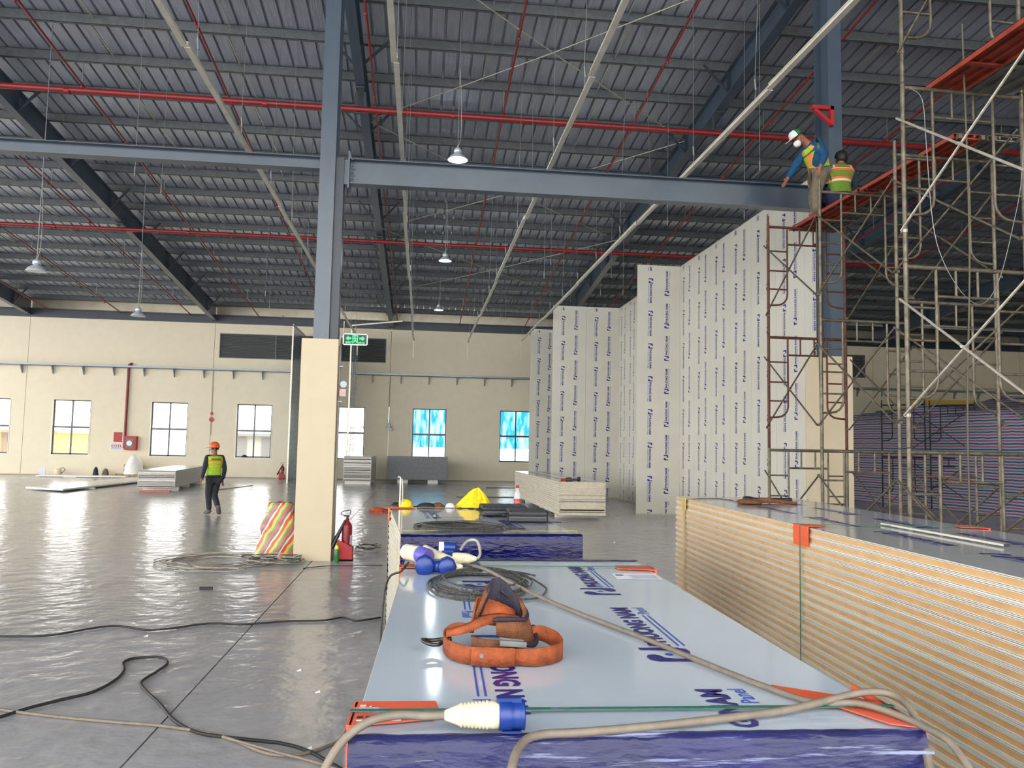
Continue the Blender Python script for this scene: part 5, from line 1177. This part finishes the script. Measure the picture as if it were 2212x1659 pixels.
# ------------------------------------------------------------------ things on the middle stack
def case(loc, w, d, h, rz, lab):
    e = empty('tool_case', loc, rz, label=lab, cat='case')
    me_ = MB(); c = .012
    for (z0, z1) in ((0, h*.52), (h*.55, h)):
        pts = [(c, 0), (w-c, 0), (w, c), (w, d-c), (w-c, d), (c, d), (0, d-c), (0, c)]
        ins = lambda p, k: (w/2+(p[0]-w/2)*k, d/2+(p[1]-d/2)*k)
        rows = [(z0, .96 if z0 == 0 else .985), (z0+.012, 1), (z1-.012, 1), (z1, .955 if z1 == h else .985)]
        vs = [(*ins(p, k), z) for z, k in rows for p in pts]
        me_.add(vs, [(r_*8+i, r_*8+(i+1) % 8, (r_+1)*8+(i+1) % 8, (r_+1)*8+i) for r_ in range(3) for i in range(8)]+[tuple(range(8))[::-1], tuple(range(24, 32))])
    obj('shell', me_, black, e)
    for k in range(5): obj('rib', MB().box(.03+k*(w-.06)/4-.006, .03+k*(w-.06)/4+.006, .02, d-.02, h, h+.003), black, e)
    obj('latch', MB().box(-.006, 0, d*.2, d*.3, h*.3, h*.75), blackr, e); obj('latch', MB().box(-.006, 0, d*.7, d*.8, h*.3, h*.75), blackr, e)
    obj('handle', MB().tube(smooth_pts([(-.002, d*.38, h*.5), (-.03, d*.4, h*.5), (-.03, d*.6, h*.5), (-.002, d*.62, h*.5)]), .008, 8), blackr, e)
p = px(1100, 1129, z=zt1); case((p.x, p.y, zt1), .29, .30, .088, -.02, 'black plastic tool case nearer the camera on the middle stack')
p = px(1043, 1116, z=zt1); case((p.x, p.y+.02, zt1), .36, .32, .08, .03, 'longer black tool case beside the yellow cloth')
obj('blue_strap', MB().add([(0, 0, 0), (.11, -.02, 0), (.02, .09, 0), (0, 0, .006), (.11, -.02, .006), (.02, .09, .006)], [(0, 2, 1), (3, 4, 5), (0, 1, 4, 3), (1, 2, 5, 4), (2, 0, 3, 5)]), bluef, loc=px(1180, 1129, z=zt1), label='dark blue scrap of film at the right of the near tool case', cat='film')
# cloth
m_ = MB(); vs = []; nr, na = 22, 64
for k in range(nr+1):
    t = k/nr
    for i in range(na):
        q = 2*math.pi*i/na; a = 1+.16*noise.noise(Vector((math.cos(q)*1.5+4, math.sin(q)*1.5, 0)))+.05*math.sin(q*7+t*6)
        rr = .17*t*a; hh = .155*(1-t**1.35)*(1+.15*math.sin(q*2+1))+.016*math.sin(q*9+t*11)*(t*(1.15-t))*2.2+.012*noise.noise(Vector((math.cos(q)*5*t, math.sin(q)*5*t, 3)))
        vs.append((rr*math.cos(q)*1.0+.03*(1-t), rr*math.sin(q)*.8, max(.002, hh)))
m_.add(vs, [(k*na+i, k*na+(i+1) % na, (k+1)*na+(i+1) % na, (k+1)*na+i) for k in range(nr) for i in range(na)], 0, True)
p = px(1024, 1097, z=zt1); obj('yellow_cloth', m_, yel, loc=(p.x, p.y+.05, zt1), label='crumpled bright yellow cloth heaped on the middle stack', cat='cloth')
p = px(1112, 1089, z=zt1); ye = min(p.y, 7.3)
e = empty('water_bottle', (.885, 7.22, zt1), label='clear plastic bottle with red cap standing behind the tool cases', cat='bottle')
obj('body', MB().lathe([(.026, 0), (.031, .008), (.031, .06), (.029, .07), (.031, .08), (.031, .12), (.024, .15), (.013, .175), (.012, .185)], 18), petc, e)
obj('cap', MB().lathe([(.015, .185), (.015, .205), (.013, .207)], 14), redp2, e); obj('label_band', MB().lathe([(.0318, .012), (.0318, .085)], 18), mat('label_red', (206, 90, 90), .5, 0, .45, 60), e)
e = empty('bent_tube', (-.165, 7.2, zt1), label='thin metal tube with a hooked top standing at the far end of the middle stack', cat='tube')
obj('shaft', MB().tube(smooth_pts([(0, 0, 0), (0, 0, .2), (-.0, 0, .25), (-.012, 0, .268), (-.026, 0, .262)]), .009, 8).tube([(.022, 0, 0), (.02, 0, .18), (.012, 0, .25)], .006, 6), zinc, e)
for i, (x, mm, s, w_) in enumerate(((-.12, yel, 'small yellow and black glove at the far left of the middle stack', .07), (-.2, blackr, 'small black rag left of the yellow glove', .05), (.07, blackr, 'black work gloves at the far end of the middle stack', .09), (.17, obrown, 'brown and black cord bundle at the far end', .06), (.28, paper, 'crumpled pale blue bottle wrap at the far end', .045))):
    lump((x, 7.24+.02*(i % 2), zt1), w_, .06, .07 if i == 0 else .04, mm, s, 'glove' if 'glove' in s else 'rag', 'glove' if 'glove' in s else 'rag', i*3)
obj('small_tool', MB().lathe([(.012, 0), (.018, .01), (.01, .025)], 10).tube([(0, 0, .006), (.1, -.01, .006), (.22, 0, .004)], .003, 5), wire_m, loc=px(940, 1118, z=zt1), label='small dark pull tool with thin wire on the middle stack', cat='tool')

# ------------------------------------------------------------------ things on the tall right stack and others
zt3 = TB+.003
p = px(1655, 1083, z=zt3+.02)
e = empty('folded_belt', (p.x-.25, p.y-.05, zt3), .0, label='brown folded belt lying at the far end of the tall right stack', cat='belt')
mb_, _ = ribbon([(0, 0, 0), (.1, .05, 0), (.25, .03, .01), (.4, .06, 0), (.52, .04, 0)], [.03, .035, .04, .03, .02], .04); obj('strap', mb_, obrown, e)
obj('end_loop', MB().lathe([(0, 0), (.1, .004), (.11, .02), (.09, .035), (0, .04)], 14, o=(.08, .0, 0)), obrown, e)
obj('torch', MB().tube([(.0, 0, .025), (.05, 0, .025), (.1, .0, .025), (.45, .03, .025)], [.03, .03, .02, .018], 12), black, loc=(p.x-.15, p.y+.12, zt3), label='black torch lying beside the brown belt on the tall right stack', cat='torch')
a, b = px(1905, 1131, z=zt3+.01), px(2172, 1178, z=zt3+.01)
st_ = obj('batten', MB().bar((0, 0, 0), b-a, .018, .01), track, loc=a, label='thin white batten with black tip on the tall right stack', cat='batten')
obj('black_tip', MB().bar(b-a, (b-a)*1.02, .02, .012), black, st_)
obj('thin_blade', MB().box(0, .3, 0, .03, 0, .003), black, loc=px(1500, 1077, z=zt3), rot=(0, 0, .2), label='thin black strip at the far left corner of the tall right stack', cat='strip')
p = px(1212, 1040, z=.889)
e = empty('hand_drill', (p.x+.05, 19.0, .889), label='small red and grey hand drill lying on the stack before the partition', cat='drill')
obj('body', MB().tube([(.0, 0, .03), (.12, 0, .035)], .03, 10), redp2, e); obj('motor', MB().tube([(.12, 0, .035), (.26, 0, .04)], .045, 12), mat('drill_green', (60, 70, 60), .5), e)
obj('handle', MB().tube([(.26, 0, .03), (.4, 0, .03)], .02, 8).tube([(.4, 0, .05), (.47, 0, .05)], .05, 12), black, e)

p = px(818, 1106, z=0); lump((p.x, p.y, 0), .27, .16, .11, mat('orange_rag', (200, 84, 40), .8, 0, .4, 20), 'orange bundle lying on the floor left of the middle stack', 'bundle', 'orange_bundle', 6, rough=.7, top=.5)
